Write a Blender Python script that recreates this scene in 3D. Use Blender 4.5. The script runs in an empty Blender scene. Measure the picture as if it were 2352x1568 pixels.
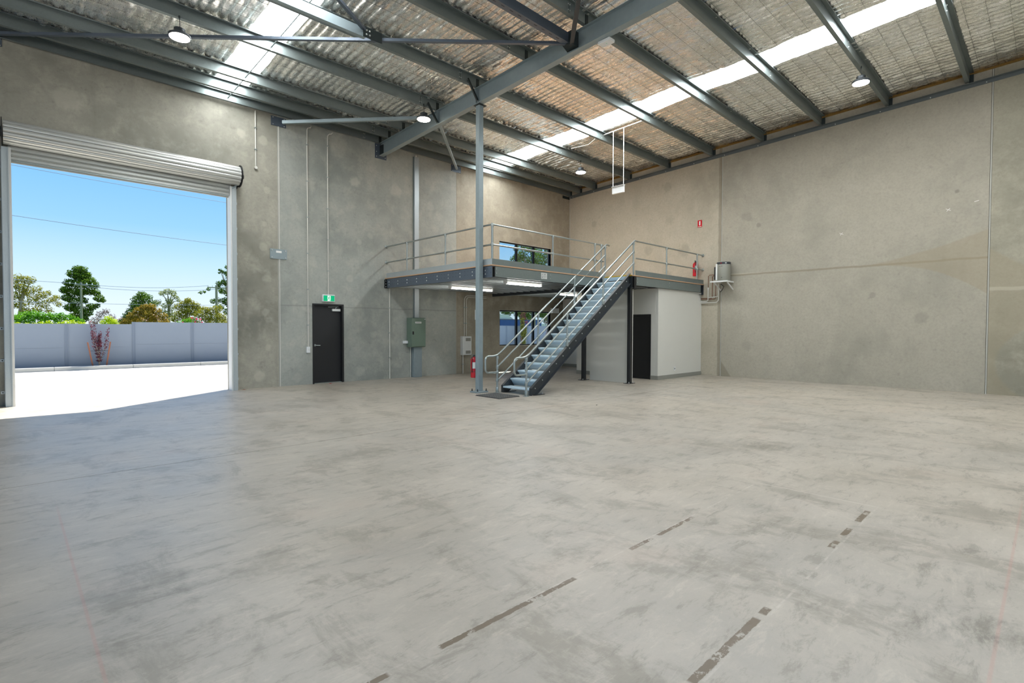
import bpy, math, random
import numpy as np
from mathutils import Vector, Matrix
random.seed(7)
C = bpy.context.scene.collection
sc = bpy.context.scene
PI = math.pi

# ------------------------------------------------------------------ camera
CAM_Z = 1.41
cam_d = bpy.data.cameras.new('camera')
cam = bpy.data.objects.new('camera', cam_d)
C.objects.link(cam)
cam_d.lens = 18.394
cam_d.sensor_width = 36
cam_d.clip_start = 0.05
cam_d.clip_end = 600
vx = Vector((2420.86 - 1176, 784 - 760.0, 1201.763)).normalized()     # world X seen in (right, up, forward)
vy = Vector((15.23 - 1176, 784 - 752.3, 1201.763)).normalized()       # world Y
vz = vy.cross(vx).normalized()
if vz.y < 0:
    vz = -vz
right = Vector((vx.x, vy.x, vz.x)); fwd = Vector((vx.z, vy.z, vz.z)).normalized()
right = (right - fwd * right.dot(fwd)).normalized()
up = right.cross(fwd).normalized()
cam.matrix_world = Matrix(((right.x, up.x, -fwd.x, 0), (right.y, up.y, -fwd.y, 0), (right.z, up.z, -fwd.z, CAM_Z), (0, 0, 0, 1)))
sc.camera = cam

# ------------------------------------------------------------------ world, sun, exposure
SKY_STRENGTH = 1.0
SUN_STRENGTH = 11.5
SKYLIGHT_STRENGTH = 20.0
w = bpy.data.worlds.new('sky'); sc.world = w; w.use_nodes = True
nt = w.node_tree; nt.nodes.clear()
tc = nt.nodes.new('ShaderNodeTexCoord'); sep = nt.nodes.new('ShaderNodeSeparateXYZ')
rmp = nt.nodes.new('ShaderNodeValToRGB'); bg = nt.nodes.new('ShaderNodeBackground'); wo = nt.nodes.new('ShaderNodeOutputWorld')
nt.links.new(tc.outputs['Generated'], sep.inputs[0]); nt.links.new(sep.outputs[2], rmp.inputs[0])
nt.links.new(rmp.outputs[0], bg.inputs[0]); nt.links.new(bg.outputs[0], wo.inputs[0])
cr = rmp.color_ramp
stops = [(0.0, (.82, .92, 1.0)), (.045, (.74, .89, 1.0)), (.10, (.55, .80, 1.0)), (.16, (.33, .65, 1.0)), (.23, (.24, .56, 1.0)), (.5, (.16, .40, .90)), (1.0, (.10, .28, .74))]
cr.elements[0].position, cr.elements[0].color = stops[0][0], (*stops[0][1], 1)
cr.elements[1].position, cr.elements[1].color = stops[-1][0], (*stops[-1][1], 1)
for p, c in stops[1:-1]:
    e = cr.elements.new(p); e.color = (*c, 1)
bg.inputs[1].default_value = SKY_STRENGTH
sun_d = bpy.data.lights.new('sun', 'SUN'); sun = bpy.data.objects.new('sun', sun_d); C.objects.link(sun)
sun_d.energy = SUN_STRENGTH; sun_d.angle = .009; sun_d.color = (1, .96, .9)
sun.rotation_euler = Vector((.453, .353, .819)).to_track_quat('Z', 'Y').to_euler()
sun.location = (10, 30, 40)
sc.view_settings.view_transform = 'Standard'
sc.view_settings.look = 'None'
sc.view_settings.exposure = 0.15
sc.view_settings.gamma = 1.0
sc.view_settings.use_curve_mapping = False
sc.cycles.max_bounces = 7
sc.cycles.diffuse_bounces = 5
sc.cycles.glossy_bounces = 4
sc.cycles.transmission_bounces = 5
sc.cycles.transparent_max_bounces = 8
sc.cycles.caustics_reflective = False
sc.cycles.caustics_refractive = False
sc.cycles.sample_clamp_indirect = 6
sc.cycles.use_denoising = True
sc.cycles.use_adaptive_sampling = True
sc.cycles.adaptive_threshold = .015

# ------------------------------------------------------------------ material helpers
def lin(r, g, b):
    f = lambda v: ((v / 255) / 12.92) if v / 255 <= .04045 else (((v / 255) + .055) / 1.055) ** 2.4
    return (f(r), f(g), f(b))

class NT:
    def __init__(s, name):
        s.m = bpy.data.materials.new(name); s.m.use_nodes = True
        s.t = s.m.node_tree; s.t.nodes.clear()
        s.out = s.t.nodes.new('ShaderNodeOutputMaterial')
        s.geo = s.t.nodes.new('ShaderNodeNewGeometry')
        s.sep = s.t.nodes.new('ShaderNodeSeparateXYZ'); s.t.links.new(s.geo.outputs['Position'], s.sep.inputs[0])
        s.X, s.Y, s.Z = s.sep.outputs
        s.P = s.geo.outputs['Position']
    def put(s, sock, v):
        if isinstance(v, bpy.types.NodeSocket): s.t.links.new(v, sock)
        elif isinstance(v, tuple) and len(v) == 3 and sock.type == 'RGBA': sock.default_value = (*v, 1)
        else: sock.default_value = v
    def M(s, op, a, b=0.0, c=None, clamp=False):
        n = s.t.nodes.new('ShaderNodeMath'); n.operation = op; n.use_clamp = clamp
        s.put(n.inputs[0], a); s.put(n.inputs[1], b)
        if c is not None: s.put(n.inputs[2], c)
        return n.outputs[0]
    def mix(s, f, a, b, mode='MIX'):
        n = s.t.nodes.new('ShaderNodeMix'); n.data_type = 'RGBA'; n.blend_type = mode
        s.put(n.inputs[0], f); s.put(n.inputs[6], a); s.put(n.inputs[7], b)
        return n.outputs[2]
    def vec(s, scale=(1, 1, 1), rot=(0, 0, 0), src=None):
        n = s.t.nodes.new('ShaderNodeMapping'); s.t.links.new(src or s.P, n.inputs[0])
        n.inputs['Scale'].default_value = scale; n.inputs['Rotation'].default_value = rot
        return n.outputs[0]
    def noise(s, scale, detail=4, rough=.55, vec=None, dist=0.0, col=False):
        n = s.t.nodes.new('ShaderNodeTexNoise'); s.t.links.new(vec or s.P, n.inputs['Vector'])
        n.inputs['Scale'].default_value = scale; n.inputs['Detail'].default_value = detail
        n.inputs['Roughness'].default_value = rough; n.inputs['Distortion'].default_value = dist
        return n.outputs[1 if col else 0]
    def voro(s, scale, vec=None, feat='F1'):
        n = s.t.nodes.new('ShaderNodeTexVoronoi'); n.feature = feat; s.t.links.new(vec or s.P, n.inputs['Vector'])
        n.inputs['Scale'].default_value = scale
        return n.outputs[0]
    def ss(s, v, lo, hi, a=0.0, b=1.0):
        n = s.t.nodes.new('ShaderNodeMapRange'); n.interpolation_type = 'SMOOTHSTEP'
        s.put(n.inputs[0], v); s.put(n.inputs[1], lo); s.put(n.inputs[2], hi); s.put(n.inputs[3], a); s.put(n.inputs[4], b)
        return n.outputs[0]
    def blob(s, u, v, cu, cv, r, wob, soft=.35):            # round patch in the plane of sockets u, v
        du = s.M('SUBTRACT', u, cu); dv = s.M('SUBTRACT', v, cv)
        d = s.M('SQRT', s.M('ADD', s.M('MULTIPLY', du, du), s.M('MULTIPLY', dv, dv)))
        d = s.M('ADD', d, s.M('MULTIPLY', s.M('SUBTRACT', wob, .5), r * 1.9))
        return s.ss(d, r * (1 - soft), r * (1 + soft), 1.0, 0.0)
    def band(s, v, c, h, soft):
        d = s.M('ABSOLUTE', s.M('SUBTRACT', v, c))
        return s.ss(d, h, h + soft, 1.0, 0.0)
    def bump(s, h, strength=.2, dist=.01):
        n = s.t.nodes.new('ShaderNodeBump'); n.inputs['Strength'].default_value = strength; n.inputs['Distance'].default_value = dist
        s.put(n.inputs['Height'], h)
        return n.outputs[0]
    def done(s, col, rough=.6, metal=0.0, normal=None, spec=.5, emit=None, estr=0.0):
        b = s.t.nodes.new('ShaderNodeBsdfPrincipled')
        s.put(b.inputs['Base Color'], col); s.put(b.inputs['Roughness'], rough); s.put(b.inputs['Metallic'], metal)
        b.inputs['Specular IOR Level'].default_value = spec
        if normal is not None: s.t.links.new(normal, b.inputs['Normal'])
        if emit is not None:
            s.put(b.inputs['Emission Color'], emit); b.inputs['Emission Strength'].default_value = estr
        s.t.links.new(b.outputs[0], s.out.inputs[0])
        s.b = b
        return s.m

def plain(name, rgb, rough=.5, metal=0.0, var=.08, vscale=6, bump=0.0, spec=.5):
    n = NT(name); c = lin(*rgb)
    f = n.noise(vscale, 3)
    col = n.mix(f, tuple(x * (1 - var) for x in c), tuple(min(1, x * (1 + var)) for x in c))
    nrm = n.bump(n.noise(vscale * 12, 2), bump, .004) if bump else None
    return n.done(col, rough, metal, nrm, spec)

def glow(name, rgb, strength):
    n = NT(name); e = n.t.nodes.new('ShaderNodeEmission'); e.inputs[0].default_value = (*rgb, 1); e.inputs[1].default_value = strength
    n.t.links.new(e.outputs[0], n.out.inputs[0]); return n.m

def galv(name, rgb, rough=.42, metal=.55, sp=40):
    n = NT(name); c = lin(*rgb)
    v = n.voro(sp); f = n.noise(3, 3)
    col = n.mix(n.M('MULTIPLY', v, .5), tuple(x * .93 for x in c), tuple(min(1, x * 1.1) for x in c))
    col = n.mix(n.M('MULTIPLY', f, .35), col, tuple(x * .75 for x in c))
    return n.done(col, n.M('ADD', rough - .06, n.M('MULTIPLY', f, .16)), metal)

# panels of concrete; u/v are world sockets along and up the wall
def concrete(name, base, dark, light, along, blobs=(), extra=None, streak=.25, contrast=1.0):
    n = NT(name); U = n.X if along == 'x' else n.Y; V = n.Z
    A, D, L = lin(*base), lin(*dark), lin(*light)
    warp = n.noise(1.1, 6, .62, dist=.25)
    big = n.noise(.42, 4, .55, dist=.2)
    med = n.noise(2.3, 7, .66, dist=.25)
    fine = n.noise(19, 5, .7)
    st = n.noise(1.0, 4, .6, vec=n.vec((5, 5, .35)))
    col = n.mix(n.ss(big, .26, .58), D, A)
    col = n.mix(n.M('MULTIPLY', n.ss(med, .42, .72), .55 * contrast), col, L)
    col = n.mix(n.M('MULTIPLY', n.ss(st, .52, .8), streak * .8), col, D)
    col = n.mix(n.M('MULTIPLY', n.ss(warp, .54, .74), .30 * contrast), col, tuple(x * .86 for x in D))
    col = n.mix(n.M('MULTIPLY', n.ss(fine, .38, .7), .30), col, tuple(x * .66 for x in A))
    spk = n.noise(7, 7, .75)
    col = n.mix(n.M('MULTIPLY', n.ss(spk, .55, .7), .30), col, tuple(x * .7 for x in D))
    wob = n.noise(5, 4, .6)
    for (cu, cv, r, amt) in blobs:
        b = n.blob(U, V, cu, cv, r, wob)
        tgt = L if amt > 0 else tuple(x * .8 for x in D)
        if amt > 0: tgt = tuple(min(1, x * 1.12) for x in L)
        col = n.mix(n.M('MULTIPLY', b, abs(amt) * .75), col, tgt)
    if extra: col = extra(n, U, V, col, A, D, L)
    h = n.M('ADD', n.M('MULTIPLY', fine, .5), n.M('MULTIPLY', n.noise(70, 3), .35))
    return n.done(col, n.M('ADD', .62, n.M('MULTIPLY', med, .15)), 0, n.bump(h, .35, .006), .35)

# ------------------------------------------------------------------ materials
M = {}
M['steel'] = galv('blue_grey_steel', (150, 164, 168), .42, .3, 12)
M['purlin'] = galv('galvanised_purlin', (132, 142, 141), .38, .5, 30)
M['galv'] = galv('galvanised_bright', (184, 192, 194), .38, .5, 55)
M['rail'] = galv('galvanised_tube', (166, 174, 172), .30, .7, 80)
M['curtain'] = plain('silver_door_curtain', (196, 198, 194), .3, .45, .03, 2)
M['ledger'] = plain('grey_ledger_paint', (92, 99, 101), .45, .1, .06)
M['dark_steel'] = plain('charcoal_steel', (60, 65, 69), .42, .3, .12)
M['edge_beam'] = plain('slate_painted_beam', (92, 102, 114), .38, .35, .08)
M['black'] = plain('black_paint', (24, 25, 27), .45, 0, .1)
M['cleat'] = plain('dark_cleat', (44, 52, 52), .5, .2, .1)
M['bolt'] = plain('zinc_bolt', (215, 218, 215), .3, .7, .05)
M['white_metal'] = plain('white_metal', (222, 223, 220), .4, 0, .04)
M['pvc'] = plain('pale_grey_pvc', (206, 204, 196), .45, 0, .04)
M['white_plastic'] = plain('white_plastic', (228, 230, 230), .35, 0, .03)
M['door_black'] = plain('black_door_leaf', (27, 28, 30), .5, 0, .08)
M['plaster'] = plain('painted_plasterboard', (212, 211, 203), .7, 0, .03, 1.5)
M['skirting'] = plain('grey_skirting', (140, 140, 132), .55, 0, .05)
M['cabinet_green'] = plain('grey_green_enamel', (104, 122, 108), .45, 0, .05)
M['red'] = plain('signal_red', (196, 20, 34), .22, 0, .06)
M['sealant'] = plain('grey_sealant', (176, 175, 166), .6, 0, .08)
M['rubber'] = plain('dark_rubber', (40, 40, 40), .7, 0, .2, 40)
M['particle'] = plain('particle_board', (196, 158, 124), .7, 0, .15, 60)
M['brass'] = plain('copper', (128, 84, 62), .35, .6, .15)
M['yellow'] = plain('yellow_nosing', (214, 176, 40), .5, 0, .08)
M['brown_insul'] = plain('brown_insulation_edge', (150, 116, 58), .85, 0, .3, 12, .4)
M['heater'] = plain('grey_heater_enamel', (142, 142, 132), .4, .1, .04)
M['led'] = glow('high_bay_led', (1, .93, .78), 38)
M['tube_light'] = glow('linear_led', (1, .97, .90), 20)
M['skylight'] = glow('translucent_roof_sheet', (.95, .985, 1.0), SKYLIGHT_STRENGTH)
M['exit_green'] = glow('exit_green', (.01, .46, .20), 1.0)
M['exit_white'] = glow('exit_white', (.85, 1, .93), 1.0)
M['fence'] = plain('grey_rendered_fence', (138, 148, 159), .7, 0, .03, 2)
M['fence_post'] = plain('grey_fence_post', (126, 137, 150), .65, 0, .03, 2)
M['kerb'] = plain('kerb_concrete', (178, 178, 172), .8, 0, .08, 8)
M['pave'] = plain('pale_pavement', (205, 200, 190), .85, 0, .06, 1.2)
M['grass'] = plain('dry_grass', (120, 134, 74), .95, 0, .3, .6)
M['mulch'] = plain('garden_mulch', (98, 72, 54), .95, 0, .35, 14)
M['stake'] = plain('hardwood_stake', (142, 92, 68), .75, 0, .15, 20)
M['bark'] = plain('tree_bark', (150, 138, 122), .85, 0, .25, 5)
M['pole_wood'] = plain('weathered_pole', (132, 134, 118), .85, 0, .15, 6)
M['wire'] = plain('overhead_wire', (120, 134, 160), .6, 0, .05)
M['far_white'] = plain('white_cladding', (214, 214, 212), .6, 0, .03, .5)
M['far_blue'] = plain('blue_cladding', (36, 78, 150), .55, 0, .12, 1.5)
M['tile_roof'] = plain('brown_tile_roof', (128, 108, 100), .8, 0, .12, 2)
M['alu_black'] = plain('black_aluminium', (14, 16, 22), .35, .3, .1)
M['foil_wire'] = plain('safety_mesh_wire', (118, 116, 108), .5, .4, .1)
M['netsign'] = plain('notice_white', (206, 208, 204), .4, 0, .02)
M['ink'] = plain('notice_ink', (120, 122, 122), .5, 0, .05)
M['tag_white'] = plain('label_white', (236, 236, 232), .4, 0, .02)

def mk_foil():
    n = NT('silver_foil_blanket')
    cr1 = n.noise(1.0, 5, .65, vec=n.vec((26, 3.2, 5)), dist=.9)
    cr2 = n.noise(1.0, 4, .6, vec=n.vec((60, 14, 9)), dist=.5)
    big = n.noise(1.3, 3, .5)
    col = n.mix(n.ss(big, .4, .65), lin(248, 246, 240), lin(252, 252, 250))
    seam = n.M('ABSOLUTE', n.M('SINE', n.M('MULTIPLY', n.X, PI / .152)))
    col = n.mix(n.ss(seam, 0.0, .10, .12, 0.0), col, lin(150, 150, 144))
    h = n.M('ADD', n.M('MULTIPLY', cr1, .9), n.M('MULTIPLY', cr2, .12))
    return n.done(col, n.M('ADD', .22, n.M('MULTIPLY', cr2, .12)), .94, n.bump(h, .20, .006), .5)
M['foil'] = mk_foil()

def mk_tread():
    n = NT('checker_plate_tread')
    a = n.M('SINE', n.M('MULTIPLY', n.M('ADD', n.M('ADD', n.X, n.Z), n.Y), 190.0))
    b = n.M('SINE', n.M('MULTIPLY', n.M('SUBTRACT', n.M('ADD', n.X, n.Z), n.Y), 190.0))
    k = n.ss(n.M('MULTIPLY', a, b), .2, .7)
    c = lin(204, 226, 238)
    col = n.mix(n.M('MULTIPLY', k, .5), c, lin(242, 248, 252))
    return n.done(col, .34, .15, n.bump(k, .5, .004))
M['tread'] = mk_tread()

def mk_floor():
    n = NT('polished_concrete_floor')
    A, D, L = lin(172, 163, 148), lin(132, 125, 111), lin(196, 186, 171)
    cool = lin(162, 156, 145)
    big = n.noise(.28, 4, .55, dist=.6)
    med = n.noise(1.2, 8, .68, dist=.5)
    sw = n.noise(1.8, 10, .74, vec=n.vec((1, .6, 1), (0, 0, .7)), dist=.35)
    tw = n.noise(6.0, 10, .78, vec=n.vec((.45, 1.4, 1), (0, 0, -.6)), dist=.3)
    fine = n.noise(38, 5, .75)
    col = n.mix(n.ss(big, .35, .65), cool, A)
    col = n.mix(n.M('MULTIPLY', n.ss(med, .35, .75), .6), col, L)
    col = n.mix(n.M('MULTIPLY', n.ss(sw, .49, .62), .62), col, D)
    col = n.mix(n.M('MULTIPLY', n.ss(tw, .52, .64), .50), col, tuple(x * .84 for x in D))
    col = n.mix(n.M('MULTIPLY', n.ss(tw, .34, .48, 1, 0), .40), col, tuple(min(1, x * 1.08) for x in L))
    col = n.mix(n.M('MULTIPLY', n.ss(fine, .4, .8), .18), col, tuple(x * .7 for x in A))
    # old tape residue left in broken dashes along two lines
    rag = n.noise(14, 5, .7)
    def dash(col, yc, h, spans, c, amt):
        m = n.band(n.M('ADD', n.Y, n.M('MULTIPLY', n.M('SUBTRACT', rag, .5), .02)), yc, h, .004)
        tot = None
        for a, b in spans:
            q = n.M('MULTIPLY', n.ss(n.X, a - .01, a + .01), n.ss(n.X, b - .01, b + .01, 1, 0))
            tot = q if tot is None else n.M('MAXIMUM', tot, q)
        m = n.M('MULTIPLY', m, tot)
        m = n.M('MULTIPLY', m, n.ss(n.noise(9, 6, .8), .42, .47, 0.0, 1.0))
        return n.mix(n.M('MULTIPLY', m, amt), col, c)
    br = lin(98, 82, 60)
    pale = lin(206, 199, 188)
    for yc in (1.885, .955):
        m = n.M('MULTIPLY', n.band(n.Y, yc - .004, .004, .004), n.M('MULTIPLY', n.ss(n.X, .3, .9), n.ss(n.X, 4.9, 5.1, 1, 0)))
        col = n.mix(n.M('MULTIPLY', m, n.M('MULTIPLY', n.ss(rag, .42, .62), .38)), col, pale)
    m = n.M('MULTIPLY', n.band(n.X, 4.98, .004, .006), n.M('MULTIPLY', n.ss(n.Y, .9, 1.0), n.ss(n.Y, 1.85, 1.95, 1, 0)))
    col = n.mix(n.M('MULTIPLY', m, .5), col, pale)
    col = dash(col, 1.862, .014, [(.98, 1.10), (1.36, 2.30), (2.86, 3.12), (3.2, 3.70)], br, .95)
    col = dash(col, .982, .018, [(1.95, 2.62), (2.68, 2.76), (3.83, 3.98), (4.12, 4.3), (4.5, 4.82)], br, .95)
    # red chalk lines
    for (vv, cc, uu, a, b) in ((n.X, .265, n.Y, 2.3, 5.7), (n.Y, .155, n.X, 2.5, 6.3)):
        m = n.M('MULTIPLY', n.band(vv, cc, .003, .008), n.M('MULTIPLY', n.ss(uu, a, a + .4), n.ss(uu, b - .8, b, 1, 0)))
        col = n.mix(n.M('MULTIPLY', m, .32), col, lin(186, 130, 116))
    # scuffs near the right foreground
    wob = n.noise(3.2, 5, .65, dist=2.0)
    for (cx, cy, r, a) in ((3.2, .35, .16, .6), (3.9, .42, .12, .5), (3.3, .12, .16, .55), (4.4, .35, .1, .5), (2.9, 1.5, .14, .25), (4.9, .62, .14, .5), (6.6, 2.5, .3, .3), (.5, 3.4, .3, .25)):
        bl = n.blob(n.X, n.Y, cx, cy, r, wob, .5)
        col = n.mix(n.M('MULTIPLY', n.M('MULTIPLY', bl, n.ss(tw, .42, .6)), a), col, lin(112, 106, 94))
    pk = n.noise(.8, 5, .6)
    col = n.mix(n.M('MULTIPLY', n.ss(pk, .55, .7), .35), col, lin(184, 168, 152))
    rough = n.M('ADD', .31, n.M('MULTIPLY', med, .20))
    rough = n.M('ADD', rough, n.M('MULTIPLY', n.ss(tw, .5, .7), .08))
    h = n.M('ADD', n.M('MULTIPLY', tw, .6), n.M('MULTIPLY', fine, .25))
    return n.done(col, rough, 0, n.bump(h, .08, .004), .8)
M['floor'] = mk_floor()

def mk_leaf(name, a, b, trans=.35):
    n = NT(name)
    oi = n.t.nodes.new('ShaderNodeAttribute'); oi.attribute_name = 'tint'
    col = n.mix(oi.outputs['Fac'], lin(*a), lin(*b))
    d = n.t.nodes.new('ShaderNodeBsdfDiffuse'); t = n.t.nodes.new('ShaderNodeBsdfTranslucent'); mx = n.t.nodes.new('ShaderNodeMixShader')
    n.put(d.inputs[0], col); n.put(t.inputs[0], col); mx.inputs[0].default_value = trans
    n.t.links.new(d.outputs[0], mx.inputs[1]); n.t.links.new(t.outputs[0], mx.inputs[2]); n.t.links.new(mx.outputs[0], n.out.inputs[0])
    return n.m

def mk_glass():
    n = NT('window_glass')
    g = n.t.nodes.new('ShaderNodeBsdfGlossy'); g.inputs['Roughness'].default_value = .02; g.inputs[0].default_value = (.8, .9, 1, 1)
    t = n.t.nodes.new('ShaderNodeBsdfTransparent'); t.inputs[0].default_value = (.84, .90, .92, 1)
    mx = n.t.nodes.new('ShaderNodeMixShader'); mx.inputs[0].default_value = .06
    n.t.links.new(t.outputs[0], mx.inputs[1]); n.t.links.new(g.outputs[0], mx.inputs[2]); n.t.links.new(mx.outputs[0], n.out.inputs[0])
    return n.m
M['glass'] = mk_glass()

# ------------------------------------------------------------------ mesh helpers
WORLD = {}
class MB:
    def __init__(s): s.v = []; s.f = []
    def add(s, vs, fs):
        o = len(s.v); s.v += [tuple(p) for p in vs]; s.f += [tuple(o + i for i in f) for f in fs]; return s
    def box(s, x0, x1, y0, y1, z0, z1):
        x0, x1 = min(x0, x1), max(x0, x1); y0, y1 = min(y0, y1), max(y0, y1); z0, z1 = min(z0, z1), max(z0, z1)
        return s.add([(x0, y0, z0), (x1, y0, z0), (x1, y1, z0), (x0, y1, z0), (x0, y0, z1), (x1, y0, z1), (x1, y1, z1), (x0, y1, z1)],
                     [(0, 3, 2, 1), (4, 5, 6, 7), (0, 1, 5, 4), (1, 2, 6, 5), (2, 3, 7, 6), (3, 0, 4, 7)])
    def bbox(s, x0, x1, y0, y1, z0, z1, b=.004):          # box with chamfered vertical and horizontal edges
        xs = (x0, x0 + b, x1 - b, x1); 
        pts = []
        for z, i in ((z0, b), (z0 + b, 0), (z1 - b, 0), (z1, b)):
            pts += [(x0 + i, y0 + b + i, z), (x0 + b + i, y0 + i, z), (x1 - b - i, y0 + i, z), (x1 - i, y0 + b + i, z),
                    (x1 - i, y1 - b - i, z), (x1 - b - i, y1 - i, z), (x0 + b + i, y1 - i, z), (x0 + i, y1 - b - i, z)]
        fs = [tuple(range(7, -1, -1)), tuple(range(24, 32))]
        for r in range(3):
            for k in range(8):
                a, c = r * 8 + k, r * 8 + (k + 1) % 8
                fs.append((a, c, c + 8, a + 8))
        return s.add(pts, fs)
    def prism(s, prof, axis, a, b):                        # closed 2D profile pushed along an axis
        n = len(prof)
        f = {'x': lambda p, t: (t, p[0], p[1]), 'y': lambda p, t: (p[0], t, p[1]), 'z': lambda p, t: (p[0], p[1], t)}[axis]
        return s.add([f(p, a) for p in prof] + [f(p, b) for p in prof],
                     [tuple(range(n - 1, -1, -1)), tuple(range(n, 2 * n))] + [(i, (i + 1) % n, n + (i + 1) % n, n + i) for i in range(n)])
    def bar(s, p, q, wd, ht, upv=(0, 0, 1)):               # rectangular bar from p to q
        p, q = Vector(p), Vector(q); d = (q - p).normalized(); u = Vector(upv)
        sd = d.cross(u)
        if sd.length < 1e-4: sd = d.cross(Vector((1, 0, 0)))
        sd.normalize(); u = sd.cross(d).normalized()
        vs = [c + sd * i * wd / 2 + u * j * ht / 2 for c in (p, q) for (i, j) in ((-1, -1), (1, -1), (1, 1), (-1, 1))]
        return s.add(vs, [(3, 2, 1, 0), (4, 5, 6, 7), (0, 1, 5, 4), (1, 2, 6, 5), (2, 3, 7, 6), (3, 0, 4, 7)])
    def tube(s, pts, r, n=10, cap=True):
        pts = [Vector(p) for p in pts]; rs = r if isinstance(r, (list, tuple)) else [r] * len(pts)
        o = len(s.v); prev = None
        for i, p in enumerate(pts):
            d = ((pts[min(i + 1, len(pts) - 1)] - pts[max(i - 1, 0)])).normalized()
            if prev is None:
                a = d.cross(Vector((0, 0, 1)))
                if a.length < .05: a = d.cross(Vector((1, 0, 0)))
                a.normalize()
            else:
                a = (prev - d * prev.dot(d)).normalized()
            prev = a; b = d.cross(a)
            for k in range(n):
                t = 2 * PI * k / n
                s.v.append(tuple(p + a * math.cos(t) * rs[i] + b * math.sin(t) * rs[i]))
        for i in range(len(pts) - 1):
            for k in range(n):
                x, y = o + i * n + k, o + i * n + (k + 1) % n
                s.f.append((x, y, y + n, x + n))
        if cap:
            s.f.append(tuple(o + k for k in range(n - 1, -1, -1))); s.f.append(tuple(o + (len(pts) - 1) * n + k for k in range(n)))
        return s
    def lathe(s, prof, c, axis='z', n=20):                 # prof: (radius, height) pairs
        o = len(s.v)
        for r, h in prof:
            for k in range(n):
                t = 2 * PI * k / n; a, b = math.cos(t) * r, math.sin(t) * r
                p = {'z': (a, b, h), 'x': (h, a, b), 'y': (b, h, a)}[axis]
                s.v.append((c[0] + p[0], c[1] + p[1], c[2] + p[2]))
        for i in range(len(prof) - 1):
            for k in range(n):
                x, y = o + i * n + k, o + i * n + (k + 1) % n
                s.f.append((x, y, y + n, x + n))
        s.f.append(tuple(o + k for k in range(n - 1, -1, -1))); s.f.append(tuple(o + (len(prof) - 1) * n + k for k in range(n)))
        return s
    def build(s, name, mat, parent=None, smooth=False, **props):
        if not s.v: return None
        if parent is None:
            xs, ys, zs = zip(*s.v)
            org = Vector(((min(xs) + max(xs)) / 2, (min(ys) + max(ys)) / 2, min(zs)))
        else:
            org = WORLD[parent.name]
        me = bpy.data.meshes.new(name)
        me.from_pydata([(x - org.x, y - org.y, z - org.z) for x, y, z in s.v], [], s.f)
        me.materials.append(M[mat] if isinstance(mat, str) else mat)
        if smooth:
            me.polygons.foreach_set('use_smooth', [True] * len(me.polygons))
            try: me.set_sharp_from_angle(angle=math.radians(40))
            except Exception: pass
        me.update()
        o = bpy.data.objects.new(name, me); C.objects.link(o)
        if parent is None: o.location = org
        else: o.parent = parent
        WORLD[o.name] = org.copy()
        for k, v in props.items(): o[k] = v
        return o

def thing(name, loc, label, cat, group=None, kind=None):
    o = bpy.data.objects.new(name, None); C.objects.link(o); o.location = loc; WORLD[o.name] = Vector(loc)
    o.empty_display_size = .1
    if kind: o['kind'] = kind
    if label: o['label'] = label
    if cat: o['category'] = cat
    if group: o['group'] = group
    return o
def struct(name, loc=(0, 0, 0)):
    o = thing(name, loc, None, None, None, 'structure'); return o
def copy_thing(o, off, label, group=None):
    r = o.copy(); C.objects.link(r); r.location = Vector(o.location) + Vector(off); WORLD[r.name] = Vector(r.location)
    r['label'] = label
    if group: r['group'] = group
    for ch in list(o.children):
        c = ch.copy(); C.objects.link(c); c.parent = r
        for g in list(ch.children):
            d = g.copy(); C.objects.link(d); d.parent = c
    return r

def strip(path, t):
    """closed outline of a bent sheet of thickness t following a polyline (bends of 90 degrees)"""
    L_, R2 = [], []
    for i, p in enumerate(path):
        d0 = None if i == 0 else (path[i][0] - path[i - 1][0], path[i][1] - path[i - 1][1])
        d1 = None if i == len(path) - 1 else (path[i + 1][0] - path[i][0], path[i + 1][1] - path[i][1])
        nn = []
        for d in (d0, d1):
            if d:
                l = math.hypot(*d); nn.append((-d[1] / l, d[0] / l))
        if len(nn) == 1: o = nn[0]
        else:
            k = 1 + nn[0][0] * nn[1][0] + nn[0][1] * nn[1][1]
            o = ((nn[0][0] + nn[1][0]) / k, (nn[0][1] + nn[1][1]) / k)
        L_.append((p[0] + o[0] * t / 2, p[1] + o[1] * t / 2)); R2.append((p[0] - o[0] * t / 2, p[1] - o[1] * t / 2))
    return L_ + R2[::-1]

def c_beam(mb, axis, a, b, w0, w1, z0, z1, t=.008):   # C section, web at w0, flanges to w1
    h = t / 2 * (1 if w1 > w0 else -1)
    path = [(w1, z1 - t / 2), (w0 + h, z1 - t / 2), (w0 + h, z0 + t / 2), (w1, z0 + t / 2)]
    mb.prism(strip(path, t), axis, a, b)
    return mb

def bolt(mb, c, axis, r=.012, h=.012):
    mb.lathe([(r, 0), (r, h * .6), (r * .7, h)], c, axis, 6)

# ================================================================== the building shell
YL, XR = 13.08, 15.70          # inner faces of the left wall and the far right wall
XW, YW = -9.0, -8.0            # unseen sides behind the camera
TH = .175
roof_z = lambda y: 7.256 - .0396 * y
pur_z = lambda y: 7.056 - .0396 * y

# floor: two poured slabs with a saw-cut joint between them
fl = MB().box(XW, XR + TH, YW, YL + TH, -.30, -.012).build('floor', 'floor', kind='structure')
MB().box(XW, XR, YW, 6.355, -.012, 0).build('floor_slab', 'floor', fl)
MB().box(XW, XR, 6.366, YL + TH, -.012, 0).build('floor_slab', 'floor', fl)
MB().box(XW, XR, 6.355, 6.366, -.0119, -.006).build('saw_cut_filler', 'cleat', fl)

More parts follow.
